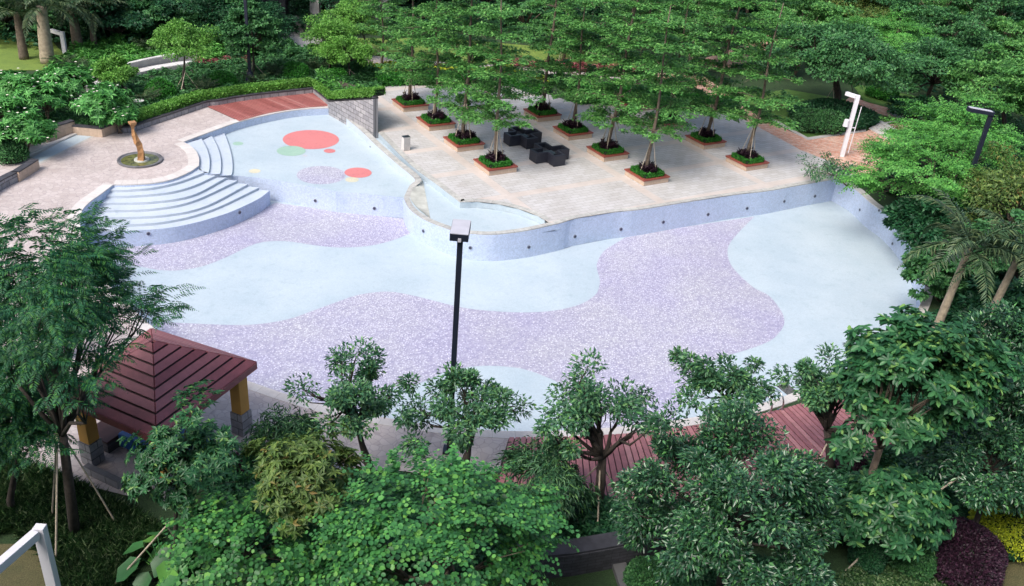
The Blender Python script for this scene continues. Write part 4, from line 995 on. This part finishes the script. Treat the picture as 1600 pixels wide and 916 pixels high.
# pool hand rails and drain grate
B1=W(1200,647); 
for k,(x,y) in enumerate([(1199,646.5),(1217,641)]):
    B=W(x,y); tn=W(1170,652)-W(1240,632); tn/=np.linalg.norm(tn); nr=np.array([tn[1],-tn[0],0]); nr=nr if nr[1]>0 else -nr
    p=lambda a,z: nr*a+np.array([0,0,z])
    t=thing('pool_handrail',('left','right')[k]+' chrome hoop handrail of the pool ladder by the red deck','handrail',tuple(B),0,'chrome handrails of the pool ladder')
    pts=smooth([p(0,.03),p(-.12,.22),p(-.10,.48),p(.08,.70),p(.35,.74),p(.62,.66),p(.74,.40),p(.78,.05),p(.80,-.9)],5)
    m=MB(); m.tube(pts,.036,8); m.build('rail',MT['steel'],t,True); m=MB(); m.tube([(0,0,.0),(0,0,.03)],[.06,.06],12); m.build('flange',MT['steel'],t)
q=[floor_pt(*p,.012) for p in ((1213,603.5),(1229,599),(1246.5,613),(1230,617.5))]; m=MB(); m.add(q,[(0,1,2,3)]); tag(m.build('drain_grate',MT['grate']),'rectangular grey drain grate in the pool floor beside the handrails','grate')

# ---- pavilion (its apex, eaves and posts)
ze=2.7
cR,cF,cL,cB=W(399.6,567,ze),W(244.4,685,ze),W(94.8,620,ze),W(236.5,514.5,ze)
ctr=(cR+cL+cF+cB)/4; apz=ze+1.42
ctr2=np.array([ctr[0],ctr[1],apz])
root=thing('pavilion','open square pavilion with dusky red slatted hip roof on ochre pillars','pavilion',(ctr[0],ctr[1],0)); O=np.array([ctr[0],ctr[1],0])
cs4=[cL-O,cF-O,cR-O,cB-O]; A=ctr2-O
sl_=MB()
for i in range(4): sl_.add([cs4[i]*[.985,.985,1]-[0,0,.02],cs4[(i+1)%4]*[.985,.985,1]-[0,0,.02],A-[0,0,.06]],[(0,1,2)])
sl_.keep=True; sl_.build('roof_boarding',MT['roof_dark'],root)
for i in range(4):
    a,b=cs4[i],cs4[(i+1)%4]; m=MB(); n=8
    nn=np.cross(b-a,A-a); nn/=np.linalg.norm(nn); nn=nn if nn[2]>0 else -nn
    for k in range(n):
        t0=(k+.0)/n; t1=(k+.80)/n
        q=[a+(A-a)*t0,b+(A-b)*t0,b+(A-b)*t1,a+(A-a)*t1]; q=[x_+nn*.05 for x_ in q]; m.add(q+[x_-nn*.06 for x_ in q],[(0,1,2,3),(0,4,5,1),(1,5,6,2),(2,6,7,3),(3,7,4,0)])
    m.build('roof_slats',MT['roof_wood'],root)
    m=MB(); m.beam(a-[0,0,.10],b-[0,0,.10],.10,.24); m.build('fascia',MT['roof_wood'],root)
for q in cs4:
    c_=q*np.array([.80,.80,0]); c_=c_.copy(); ang=math.atan2((cF-cL)[1],(cF-cL)[0])
    m=MB(); m.box((c_[0],c_[1],1.75),(.42,.42,1.74),ang); p_=m.build('pillar',MT['ochre'],root,bevel=.015)
    m=MB(); m.box((c_[0],c_[1],.44),(.50,.50,.88),ang); m.build('plinth',MT['stone_block'],p_,bevel=.01)
P=W(168,692); t=thing('stone_bench','dark stone bench block beside the left pavilion pillar','bench',(P[0],P[1],0),ang); m=MB(); m.box((0,0,.22),(.95,.75,.44)); m.build('bench_body',MT['dark_block'],t); m=MB(); m.box((0,0,.475),(1.05,.85,.07)); m.build('bench_top',MT['roof_dark'],t,bevel=.01)
P=W(262,708); t=thing('blue_table','low table under a deep blue cloth inside the pavilion','table',(P[0],P[1],0),ang)
m=MB(); m.box((0,0,.70),(2.7,1.35,.04)); m.build('table_cloth',MT['blue'],t,bevel=.015)
for sy in (-.675,.675): m=MB(); m.box((0,sy,.45),(2.7,.03,.5)); m.build('cloth_side',MT['blue'],t)
for sx in (-1.2,1.2):
    for sy in (-.55,.55): m=MB(); m.box((sx,sy,.34),(.06,.06,.68)); m.build('leg',MT['steel'],t)
P=at(236,737,W(236,752)[1]); t=thing('small_sign','tiny blank white sign on a stake by the pavilion shrubs','sign',(P[0],P[1],0)); m=MB(); m.box((0,0,P[2]/2),(.03,.03,P[2])); m.build('stake',MT['stake'],t); m=MB(); m.box((0,-.02,P[2]),(.24,.015,.14)); m.build('plate',MT['white_paint'],t)
P=W(93,560); t=thing('ochre_post','ochre pillar on grey stone plinth glimpsed behind the feathery tree','pillar',(P[0],P[1],0),.3); m=MB(); m.box((0,0,2.0),(.46,.46,2.0)); m.build('shaft',MT['ochre'],t,bevel=.015); m=MB(); m.box((0,0,.5),(.56,.56,1.0)); m.build('plinth',MT['stone_block'],t); m=MB(); m.box((0,0,3.06),(.6,.6,.12)); m.build('cap',MT['roof_wood'],t)

# ---- curved garden wall at upper left and the entrance
gw=smooth(WL([(150,150),(178,138),(205,129.5),(245,120),(285,113),(305,111)]),4)
wall_thing('garden_wall','long curved pale concrete seat wall among the shrubs at upper left',gw,.5,-.05,-.7,'concrete',-.74,'coping',.07,.02)
wall_thing('garden_wall','upper curved grey wall behind the seat wall at upper left',[p+np.array([-.3,1.5,0]) for p in gw],.95,-.05,-.25,'concrete',-.3,'coping',.06,.02)
P=W(450,48); t=thing('entrance_building','dark concrete entrance building at the top behind the trees','building',(P[0],P[1],0)); 
m=MB(); m.box((-6.3,3,4),(11.0,1,8)); m.box((5.6,3,4),(5.7,1,8)); m.box((1,3,6.6),(3.5,1,2.8)); m.build('wall',MT['concrete_dark'],t)
m=MB(); m.box((1,5.2,2.6),(3.6,.2,5.2)); m.build('dark_doorway',MT['black_metal'],t); m=MB(); m.box((2.2,1.1,3.5),(.8,.8,7)); m.build('column',MT['concrete'],t,bevel=.02)  # black panel painted as the shaded recess inside the entrance opening
wall_thing('garden_wall','low pale wall beside the entrance path',WL([(457,42),(470,50),(478,54)]),.9,-.05,-.4,'concrete',-.44,'coping',.06,.02)
P=W(182,36); t=thing('garden_building','grey concrete building corner behind the palms at upper left','building',(P[0],P[1],0),.3); m=MB(); m.box((0,3,3.5),(9,5,7)); m.build('wall',MT['concrete'],t); m=MB(); m.box((0,3,7.1),(9.6,5.6,.25)); m.build('roof',MT['concrete_dark'],t); m=MB(); m.box((-1,.49,1.2),(1.2,.06,2.4)); m.build('dark_doorway',MT['black_metal'],t)
# garden steps on the right brick walk
root=thing('garden_steps','four pale grey steps in the brick walk beside the lawn','stairs',tuple(W(1385,210)))
a0,a1=W(1357,202),W(1388,219); o0=np.array(root.location)
up=W(1372,195)-W(1357,202); up[2]=0
for k in range(4):
    m=MB(); q0=a0+up*k*.28; q1=a1+up*k*.28; f=up*.26/np.linalg.norm(up)*np.linalg.norm(up)
    poly=[(q0-o0)[:2],(q1-o0)[:2],(q1+up*.30-o0)[:2],(q0+up*.30-o0)[:2]]; m.prism(poly,0,.12*(k+1)*.6+.02); m.build('step',MT['coping'],root)
# dark retaining wall and kerb at the bottom
wall_thing('retaining_wall','long dark stone retaining wall at the bottom centre below the deck shrubs',WL([(800,908),(890,900),(990,882),(1100,864)]),.8,-.05,-.5,'dark_block',-.56,'cap',.07,.03)
mb=MB(); mb.wall(WL([(975,879),(1000,950)]),.16,-.02,.42); tag(mb.build('garden_kerb',MT['concrete_dark']),'short grey kerb running down from the dark wall at the bottom','kerb')
wall_thing('retaining_wall','low grey stone kerb in the dark bed below the pavilion',WL([(132,740),(185,765)]),.3,-.05,-.2,'stone_block')
# raised soil in the beds
sheet('planting_bed',[[np.array([*W(493,146)[:2],.3]),np.array([*(b0+[.1,.4,0])[:2],.3]),np.array([*(b1+[0,.35,0])[:2],zt[-1]-.1]),np.array([bk[0],bk[1],zt[-1]-.1]),np.array([*W(500,125)[:2],.3])]],MT['soil'])

# ================================================================== VEGETATION
lh=[p+np.array([0,0,.3]) for p in offset(lowl,-.42)]
hedge('low_hedge','light green clipped hedge along the low curved stone wall',lh,.8,.42,'leaf_lime',31,2200,.12)
hedge('low_hedge','light green clipped hedge beside the red deck above the stone wall',[np.array([*W(497,143)[:2],.35]),np.array([*(b0+[.0,.5,0])[:2],.35])],.7,.45,'leaf_lime',32,1900,.12)
hedge('low_hedge','light green clipped hedge on top of the tall stone wall',[np.array([b0[0]+(b1-b0)[0]*i/6,b0[1]+(b1-b0)[1]*i/6+.55,float(np.interp(i/6,np.linspace(0,1,11),zt))]) for i in range(7)],.75,.45,'leaf_lime',33,2200,.12)
hedge('clipped_hedge','dark green clipped hedge behind the left planter row',WL([(586,131),(640,129.5),(700,128),(800,131),(852,147)]),1.4,.6,'leaf_hedge',34,1500,.13)
hedge('clipped_hedge','dark green clipped hedge behind the middle and right planter rows',WL([(897,159),(938,157),(1015,165),(1089,171),(1147,170)]),1.4,.75,'leaf_hedge',35,1500,.13)
yb=WL([(560,104),(640,103),(720,108),(800,112),(870,130),(845,138),(790,126),(700,120),(590,121)]); cover('yellow_ground_cover','bright yellow green ground cover strip behind the dark hedge',yb,15000,'leaf_yellow',.17,.11,36,.6)
cover('ground_cover','green leafy bed behind the far hedge right of centre',WL([(895,156),(870,130),(960,135),(1100,150),(1140,166),(1010,160)]),9000,'leaf_hedge',.18,.11,37,.5)
cover('red_ground_cover','reddish pink leaved shrubs along the far brick path',WL([(770,98),(900,104),(1000,112),(1010,120),(900,113),(770,105)]),5500,'leaf_red',.25,.07,38,.7)
cover('red_ground_cover','pinkish shrub patch behind the curved seat wall',WL([(300,100),(390,92),(395,104),(305,112)]),3500,'leaf_red',.22,.07,39,.6)
# left bed ground cover
cover('ground_cover','mixed dark green shrubs filling the left planting bed',WL([(185,200),(250,186),(330,162),(420,147),(500,138),(590,150),(600,130),(560,95),(430,92),(300,112),(200,132),(130,160),(60,190),(20,225),(110,204),(165,208)]),46000,'leaf_mid',.26,.09,40,.9)
cover('ground_cover','broad leaved plants filling the slope behind the seat wall',WL([(150,128),(290,102),(400,90),(430,60),(380,50),(250,60),(120,80),(80,110),(90,150)]),34000,'leaf_bright',.32,.13,41,.9)
cover('ground_cover','dark shrubs lining the entrance path at the top',WL([(385,88),(440,95),(520,98),(548,92),(548,62),(500,84),(420,74)]),15000,'leaf_mid',.26,.11,42,1.1)
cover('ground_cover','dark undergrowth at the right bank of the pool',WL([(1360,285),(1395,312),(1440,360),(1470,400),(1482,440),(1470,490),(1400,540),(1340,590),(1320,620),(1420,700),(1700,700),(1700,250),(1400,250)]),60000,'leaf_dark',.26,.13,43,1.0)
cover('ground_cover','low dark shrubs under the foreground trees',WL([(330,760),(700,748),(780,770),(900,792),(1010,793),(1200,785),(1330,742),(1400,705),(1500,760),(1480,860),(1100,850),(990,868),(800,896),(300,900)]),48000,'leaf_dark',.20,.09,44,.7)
cover('grass_tufts','shaded strappy grass tufts at the lower left',WL([(-60,700),(90,745),(180,790),(260,830),(180,930),(110,960),(70,870),(20,830),(-60,850)]),30000,'leaf_tuft',.34,.022,45,.3,'tuft')
cover('ground_cover','small leaved ground cover at the lower right',WL([(1290,905),(1380,875),(1470,900),(1500,990),(1280,990)]),14000,'leaf_tuft',.11,.06,46,.25)
cover('ground_cover','dark planting bed at the bottom right',WL([(1480,760),(1700,700),(1700,860),(1500,900),(1440,860)]),16000,'leaf_dark',.16,.08,47,.5)
cover('ground_cover','dark grassy plants behind the retaining wall at the bottom',WL([(980,882),(1100,866),(1300,890),(1300,1000),(1010,1000)]),12000,'leaf_dark',.2,.05,48,.3)
cover('ground_cover','green shrubs around the brick steps on the right',WL([(1400,215),(1460,190),(1520,180),(1600,200),(1700,260),(1400,255)]),14000,'leaf_mid',.24,.12,49,1.0)
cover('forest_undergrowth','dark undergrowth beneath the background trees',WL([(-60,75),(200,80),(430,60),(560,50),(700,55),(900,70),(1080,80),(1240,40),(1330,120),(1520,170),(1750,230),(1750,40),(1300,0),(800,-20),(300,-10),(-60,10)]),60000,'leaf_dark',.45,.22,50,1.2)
bedp=[np.array([*W(497,143)[:2],0]),np.array([b0[0],b0[1]+.5,0]),np.array([b1[0],b1[1]+.3,0]),np.array([bk[0]-.1,bk[1],0]),np.array([*W(500,124)[:2],0])]
bx=(b1-b0)[:2]/L_
def bedz(Q): return .62+np.clip(((Q-b0[:2])@bx)/L_,0,1.05)*(zt[-1]-.45)
cover('bed_planting','leafy green planting on the raised bed behind the tall stone wall',bedp,11000,'leaf_mid',.30,.15,310,.45,z0=bedz)
cover('bed_planting','loose bright shoots among the planting behind the tall stone wall',bedp,2600,'leaf_bright',.34,.10,311,.95,z0=bedz)
# topiary balls
for x,y,rp,lb,mt in ((253,152,23,'round clipped green ball shrub left in the bed above the terrace','leaf_hedge'),(350,135,20,'round clipped green ball shrub left of the bed lamp post','leaf_hedge'),(463,121,20,'round clipped green ball shrub right of the bed lamp post','leaf_hedge'),
    (527,126,17,'round clipped ball shrub beside the crossed tree stakes','leaf_hedge'),(564,110,10,'small dark ball shrub beside the yellow planting','leaf_mid'),(648,113,10,'small dark ball shrub behind the first planter','leaf_mid'),(20,245,24,'round dark shrub at the far left edge of the terrace','leaf_mid')):
    P=W(x,y+6); k=mpp(P); ball('ball_shrub',lb,P,rp*k,rp*k*.92,mt,int(x),4200,.11)
for x,y,rp,rz_,lb,mt,n,ll in ((1377,147,23,10,'flat topped bright green oval shrub beyond the brick walk','leaf_hedge',4200,.14),(1335,192,0,0,'','leaf_dark',0,0),(1420,868,36,34,'round dark clipped shrub at lower right','leaf_mid',8000,.08),(1496,870,60,44,'large near black purple rounded shrub at lower right','leaf_purple',15000,.09),
    (860,885,0,0,'','',0,0),(1010,905,34,26,'small round shrub at the bottom beside the kerb','leaf_mid',5000,.08),(1330,735,26,20,'dark purple shrub at the end of the near deck','leaf_purple',4000,.10),(385,735,30,24,'dark purple shrub behind the palmate tree','leaf_purple',4000,.10),(1352,870,26,26,'round dark clipped shrub left of the larger one at lower right','leaf_dark',5000,.08)):
    if not n: continue
    P=W(x,y+rz_*.45); k=mpp(P); ball('rounded_shrub',lb,P,rp*k,rz_*k*1.1,mt,int(x),n,ll)
for x,y,lb in ((1262,203,'left'),(1292,205,'right')):
    P=W(x,y); ball('rounded_shrub','small dark green ball at the '+lb+' foot of the broad shade tree',P,1.15,.95,'leaf_mid',x,3000,.13)
P=W(1300,190); ball('rounded_shrub','wide dark mound of shrubs beneath the broad shade tree',P,3.1,.9,'leaf_dark',77,10000,.17,ry=2.2)
P=W(1585,838); ball('yellow_shrub','bright yellow green shrub at the right edge near the bottom',P,1.5,1.1,'leaf_yellow',78,11000,.085,ry=1.5)

# ---- foreground trees
tree('feathery_tree','large feathery fern leaved tree filling the left foreground',(118,838),(62,478,162,118),'feather','dark_bark',.16,101,props=3,bpts=[(108,760),(98,680)])
tree('feathery_tree','lower shaded feathery tree at the left edge beside the large one',(20,800),(15,640,105,105),'feather','dark_bark',.12,102,scale_n=.8)
tree('palmate_tree','slender sparse tree with whorled leaves in front of the pavilion',(238,905),(292,712,100,118),'sparse','dark_bark',.08,103,props=2,scale_n=1.5)
tree('small_leaf_tree','loose small leaved tree between the pavilion and the lamp post',(585,745),(555,622,84,66),'small','dark_bark',.15,104,stems=2)
tree('small_leaf_tree','bushy two stemmed small leaved tree hiding the lamp post foot',(725,742),(733,640,76,58),'small','dark_bark',.13,105,stems=2,scale_n=1.2)
tree('small_leaf_tree','forked propped small leaved tree in front of the red deck',(932,800),(942,645,88,56),'small','dark_bark',.19,106,bpts=[(938,760),(941,715)],props=3)
tree('small_leaf_tree','light loose small leaved tree above the dense round one',(1125,760),(1130,600,72,46),'small','dark_bark',.08,107)
tree('dense_tree','large dense dark small leaved tree at the bottom right of centre',(1120,930),(1148,778,148,128),'dense','dark_bark',.13,108,scale_n=1.25)
tree('round_leaf_tree','big tree with round heart shaped leaves at the bottom centre',(690,1010),(685,862,172,128),'round','bark',.14,109)
tree('whorled_tree','olive green whorled leaf tree left of the round leaved one',(440,930),(480,745,98,85),'olive','pale_bark',.09,110,scale_n=1.5)
tree('bamboo_clump','drooping narrow leaved bamboo clump at the left end of the near deck',(855,812),(852,748,74,40),'bamboo','dark_bark',.05,111,stems=3,cat='bamboo')
tree('bamboo_clump','small bamboo like shrub beside the paving right of the pavilion',(450,755),(448,690,62,42),'bamboo','dark_bark',.05,112,stems=3,cat='bamboo',scale_n=.6)
tree('small_leaf_tree','small crooked tree rising before the right end of the red deck',(1298,745),(1292,615,66,55),'small','dark_bark',.17,113,bpts=[(1297,700),(1292,672)],props=2)
tree('whorled_tree','large glossy whorled leaf tree at the right foreground',(1330,860),(1425,610,112,138),'whorl','bark',.14,114,bpts=[(1345,790),(1375,700)],yfac=.8)
tree('dense_tree','dark dense tree at the right edge behind the glossy whorled one',(1570,780),(1582,605,88,112),'dense','bark',.14,115)
tree('dense_tree','low dark tree above the purple black shrub at the right',(1512,845),(1550,712,105,52),'dense','dark_bark',.10,116,scale_n=.7)
tree('whorled_tree','lower whorled branch tree between the clipped shrubs at lower right',(1360,880),(1390,790,72,70),'whorl','dark_bark',.08,117,scale_n=.45,props=2)
tree('round_leaf_tree','shaded round leaved shrub at the bottom left of centre',(330,960),(400,850,90,70),'round','dark_bark',.08,118,scale_n=.3)
# big arrow leaves
r=np.random.default_rng(9)
for k,(x,y) in enumerate([(300,880),(350,905),(255,900),(315,935)]):
    P=W(x,y); t=thing('taro_plant','big arrow leaved taro plant at the bottom left, '+('highest','rightmost','leftmost','lowest')[k]+' of four','plant',tuple(P),0,'taro plants at the bottom left')
    L=Leaves(); m=MB()
    for j in range(9):
        a=j*2.4+k; h_=r.uniform(.6,1.2); q=np.array([math.cos(a)*.5,math.sin(a)*.5,h_]); m.tube([(0,0,0),q*[.6,.6,.7],q],[.03,.02,.012],5)
        L.add(np.array([q]),np.array([[math.cos(a),math.sin(a),-.6]]),np.array([[math.cos(a)*.4,math.sin(a)*.4,1.]]),r.uniform(.6,.95),r.uniform(.5,.7))
    link('leaves',L.mesh('taro_leaves',MT['leaf_round'],ROUND),t); m.build('stems',MT['leaf_mid'],t)
# fallen/prop poles bottom
for a,b,lb in (((1345,812),(1450,828),'pale pole lying level through the lower right shrubs'),((1412,822),(1500,765),'thin pale pole slanting up through the right foreground tree'),((965,826),(1050,838),'pale pole lying across the dark bed below the deck')):
    Y=W(a[0],a[1])[1]*.99; A_=at(a[0],a[1]-20,Y-1.5); B_=at(b[0],b[1]-20,Y-1.5); m=MB(); m.tube([A_,B_],[.035,.03],7); tag(m.build('wooden_pole',MT['stake']),lb,'pole')

# ---- right bank
tree('bright_tree','broad light green layered tree overhanging the far right pool corner',(1450,345),(1458,272,112,62),'bright','bark',.16,120,zb=0)
tree('bright_tree','light green tree behind the black arm lamp at right',(1530,300),(1500,215,95,62),'bright','bark',.14,121)
tree('bright_tree','dark leaning tree filling the bank below the bright one',(1470,385),(1448,352,58,42),'far_dark','bark',.12,122)
tree('olive_tree','yellowish olive leaved tree at the right edge above the palm',(1600,400),(1580,320,90,85),'olive_far','bark',.14,123)
tree('dense_tree','tree with mid green leaves behind the leaning palm',(1590,470),(1590,400,85,60),'far','bark',.14,124)
tree('dense_tree','dark tree between palm trunk and right edge',(1600,540),(1580,500,70,62),'far_dark','bark',.12,125)
tree('small_leaf_tree','slender pale leaved shrub at the far right pool corner',(1325,290),(1295,264,46,18),'small','bark',.06,126,scale_n=.4)
tree('bright_tree','green bush hanging over the right pool wall beside the palm frond',(1470,470),(1455,430,42,40),'far','bark',.08,127,scale_n=.5)
palm('leaning_palm','leaning feather palm with long frond over the right pool wall',(1450,545),(1515,388),3.7,16,131,Y=33.5)
palm('leaning_palm','second leaning palm at the right edge behind the first',(1515,560),(1590,405),3.6,14,132,Y=34)
# ---- left side
fr=[(22,140,40,30),(68,158,42,32),(105,130,40,28),(150,165,42,30),(40,205,38,30),(10,180,34,30),(185,180,30,22)]
fl_=['at the far left edge by the lawn','above the middle beige planter wall','nearest the tan palm trunk','above the right beige planter wall','overhanging the lowest beige planter wall','at the left edge of the picture','just left of the spotlight']
for k,(x,y,rx_,ry_) in enumerate(fr): tree('frangipani_tree','white flowering frangipani '+fl_[k],(x+4,y+ry_*1.25),(x,y,rx_,ry_),'frangi','bark',.09,140+k,'frangipani trees at the left',flowers=34,stems=2)
for k,(b,c_,lb) in enumerate([((290,150),(288,68,46,34),'round headed yellowish green tree on stakes above the seat wall'),((205,158),(183,112,30,17),'small flat headed tree on stakes before the seat wall'),((396,128),(394,52,44,42),'bushy green tree around the bed lamp post'),
    ((517,116),(512,62,38,40),'light green staked tree left of the pink path'),((548,130),(545,82,36,26),'small green staked tree above the tall stone wall'),((580,90),(560,30,40,26),'small tree before the bright lawn')]):
    tree('round_tree',lb,b,c_,'lime' if k!=2 else 'far',('dark_bark'),.09,150+k,props=3)
for k,(b,t_,fl2,lb,tr_) in enumerate([((75,98),(64,10),3.6,'thick tan trunked palm at upper left',.42),((38,92),(26,20),3.2,'grey trunked palm at the upper left corner',.28),((123,82),(112,12),3.2,'brown fibrous palm right of the upper left lamp',.34),((148,78),(142,15),3.0,'slim palm among dark trees at upper left',.2),((218,56),(208,-20),3.0,'pale trunked palm before the dark trees at the top',.24),((320,48),(312,-30),3.2,'palm with hanging fronds above the round headed tree',.26)]):
    palm('palm_tree',lb,b,t_,fl2,15,160+k,tr=tr_,bark='pale_bark' if k in(0,4) else 'bark')
for k,(x,y,lb) in enumerate([(118,118,'blue green cycad below the brown palm'),(150,122,'low cycad left of the flat headed tree'),(232,84,'dark cycad beside the curved seat wall'),(100,110,'cycad right of the tan palm'),(320,150,'cycad between the two left ball shrubs'),(430,125,'cycad between lamp post and right ball shrub'),(492,118,'spiky cycad left of the crossed stakes'),(228,170,'drooping cycad behind the spotlight'),(400,140,'small cycad at the foot of the bed lamp post')]):
    P=W(x,y); t=thing('cycad',lb,'cycad',tuple(P),0,'cycads in the left beds'); L=Leaves(); r=np.random.default_rng(k+70)
    for j in range(22): frond(r,L,np.array([0,0,.3]),j*2.4,r.uniform(.3,1.2),r.uniform(1.2,1.8),1.1,26,.28,.03)
    link('fronds',L.mesh('cycad_fronds',MT['leaf_palm'],LANCE),t); m=MB(); m.tube([(0,0,0),(0,0,.4)],[.2,.16],8); m.build('stem',MT['dark_bark'],t)
# ---- background woodland: individual trees, each crown one of several shapes
protos=[]
for k,sty in enumerate(['far','far_dark','far_bright','far','far_dark','far_bright','far','far_dark','far_bright']):
    r=np.random.default_rng(200+k); S=dict(STY[sty]); L=Leaves(); rad=np.array([3.9,3.9,(2.9,3.3,2.4)[k%3]]); ctr=np.array([0,0,(6.2,6.6,5.6,5.4,5.8,5.0,2.7,3.0,2.5)[k]]); cs=crown_leaves(r,ctr,rad,S,L)
    tb=MB(); fork=np.array([0,0,3.2 if k<6 else .9]); limb(tb,(0,0,-.1),fork,.2,.14,r,.06)
    for q in cs[::4]: limb(tb,fork,q,.09,.02,r,.12,4)
    o=tb.build('tmp',MT['bark'],None,True); tm=o.data; bpy.data.objects.remove(o); protos.append((L.mesh('wood_crown',MT[S['mat']],S['tpl']),tm))
bgt=[(1300,165,1,1.25,'broad spreading shade tree above the dark shrub mound and lawn'),(1240,120,2,1.1,'light layered tree left of the broad shade tree'),(1400,105,1,1.15,'dark tree behind the bright oval shrub'),(1470,140,2,1.1,'spreading tree right of the oval shrub'),(1560,170,0,1.2,'tall green tree at the right edge above the black lamp'),
 (1640,250,2,1.15,'leafy tree cut by the right edge beside the black lamp'),(1340,75,3,1.15,'mid green tree behind the broad shade tree'),(1450,70,5,1.1,'bright tree near the top right'),(1540,95,0,1.1,'tree below the hanging palm fronds at the top right'),(1610,120,4,1.1,'dark tree at the top right edge'),
 (1240,50,5,1.0,'bright tree by the end of the brick path at the top'),(1160,45,3,1.0,'tree at the top above the brick path bend'),(1090,40,0,1.0,'tree at the top right of centre behind the layered trees'),(1000,30,4,1.05,'dark tree at the top centre right'),(920,30,3,1.05,'tree at the top behind the middle planter row'),
 (840,25,1,1.05,'dark tree at the top centre'),(760,25,3,1.05,'tree at the top behind the left planter row'),(690,30,4,1.0,'dark tree at the top behind the bright lawn'),(620,22,0,1.0,'tree behind the small layered tree at the top'),(560,25,1,.95,'dark tree at the top right of the entrance'),(505,35,1,.8,'low dark tree just right of the entrance column'),
 (375,50,1,.9,'dark tree left of the dark entrance'),(335,30,4,1.0,'dark tree at the top left of the entrance'),(280,42,1,.95,'dark tree behind the round headed tree'),(235,40,3,.95,'tree behind the pale trunked palm'),(160,40,4,1.0,'dark tree behind the slim palm'),(105,40,1,1.0,'dark tree behind the brown fibrous palm'),
 (50,30,3,.95,'tree behind the tan palm at the top left'),(-20,60,5,.9,'bright tree cut by the top left edge'),(1380,30,2,1.0,'pale green tree at the top near the distant road'),(1500,35,3,1.0,'tree at the top right beyond the road edge'),(1290,25,4,1.1,'dark tree at the top left of the distant road'),(1600,60,3,1.1,'tree in the top right corner'),(1200,10,3,1.1,'far tree at the top edge above the brick path'),(1100,0,4,1.1,'far dark tree at the top edge right of centre'),
 (1000,-10,3,1.2,'far tree at the top edge centre'),(880,-10,1,1.2,'far dark tree at the top edge behind the planters'),(760,-10,3,1.2,'far tree at the top edge left of centre'),(650,-5,4,1.2,'far dark tree at the top edge above the lawn'),(540,0,3,1.1,'far tree above the entrance at the top edge'),(420,-10,1,1.0,'far dark tree above the entrance building')]
bgt+=[(455,-5,7,1.2,'low dark tree mass behind the entrance column at the top'),(395,70,7,.75,'low dark bushy tree left of the entrance path'),(350,62,6,.9,'low bushy tree left of the bed lamp post at the top'),(300,66,7,.9,'low dark bushy tree behind the round headed tree'),(255,66,6,.85,'low bushy tree right of the pale trunked palm'),
 (190,66,7,.9,'low dark bushy tree in front of the grey building corner'),(150,62,7,.8,'low dark tree behind the blue green cycads'),(100,60,6,.8,'low bushy tree behind the upper left white lamp'),(60,45,7,.9,'low dark tree behind the tan palm trunk'),(10,48,8,.9,'low bright tree on the lawn at the upper left corner'),
 (515,48,7,.75,'low dark tree right of the entrance column'),(555,28,6,.8,'low bushy tree at the left end of the bright lawn'),(620,22,7,.8,'low dark tree at the back of the bright lawn'),(680,22,6,.8,'low bushy tree behind the bright lawn'),(745,30,7,.9,'low dark tree left of centre at the top'),(820,55,6,.9,'low bushy tree at the top centre'),
 (900,60,7,.9,'low dark tree behind the middle planters at the top'),(985,62,6,.9,'low bushy tree right of the top centre'),(1080,55,8,1.0,'low bright tree left of the brick path end'),(1170,25,6,1.1,'low bushy tree above the brick path end'),(1260,80,8,1.0,'low bright tree left of the broad shade tree'),(1300,40,6,1.3,'low bushy tree above the broad shade tree'),
 (1380,55,8,1.3,'low bright tree behind the oval shrub'),(1440,40,8,1.4,'low light green tree in front of the distant road'),(1510,60,7,1.3,'low dark tree below the hanging palm fronds'),(1570,70,6,1.3,'low bushy tree below the top right palms'),(1360,12,6,1.4,'low tree at the left end of the distant road')]
bgt=[q for q in bgt if q[4] not in ('broad spreading shade tree above the dark shrub mound and lawn','spreading tree right of the oval shrub','tall green tree at the right edge above the black lamp','dark tree behind the bright oval shrub')]
tree('shade_tree','broad spreading shade tree above the dark shrub mound and lawn',(1300,182),(1303,85,108,42),'far','dark_bark',.3,401,scale_n=1.7,props=3)
tree('shade_tree','spreading tree just right of the oval shrub',(1440,175),(1466,108,78,42),'far','dark_bark',.2,402,scale_n=1.2,props=2)
tree('shade_tree','tall green tree at the right edge above the black lamp',(1570,215),(1570,135,80,50),'far_bright','dark_bark',.2,403,scale_n=1.2)
tree('background_tree','bright green tree above the oval shrub near the top',(1395,120),(1395,52,62,28),'bright','bark',.15,410)
tree('background_tree','mid green tree below the road end at the top right',(1490,120),(1492,48,66,30),'far','bark',.15,411)
tree('background_tree','light green tree at the upper right edge',(1585,130),(1580,62,55,30),'far_bright','bark',.15,412)
tree('background_tree','olive green tree left of the distant road at the top',(1345,85),(1345,22,58,26),'olive_far','bark',.15,413)
tree('shade_tree','low bush tree with dark leaves in front of the oval shrub',(1432,190),(1432,170,34,14),'far_dark','dark_bark',.12,404,scale_n=.5)
for k,(x,y,p_,s_,lb) in enumerate(bgt):
    P=W(x,y); t=thing('woodland_tree',lb,'tree',tuple(P),k*1.7,'background trees around the garden'); link('crown',protos[p_][0],t); link('trunk',protos[p_][1],t); s2=s_*(.92+.16*((k*7)%5)/4); t.scale=(s2,s2,s2*(.85 if y>20 else .8))
palm('palm_tree','palm with drooping grey green fronds at the top right corner',(1560,85),(1588,8),4.2,15,190,tr=.25)
palm('palm_tree','palm with drooping fronds left of the top right corner palm',(1530,80),(1548,2),4.0,13,191,tr=.25)
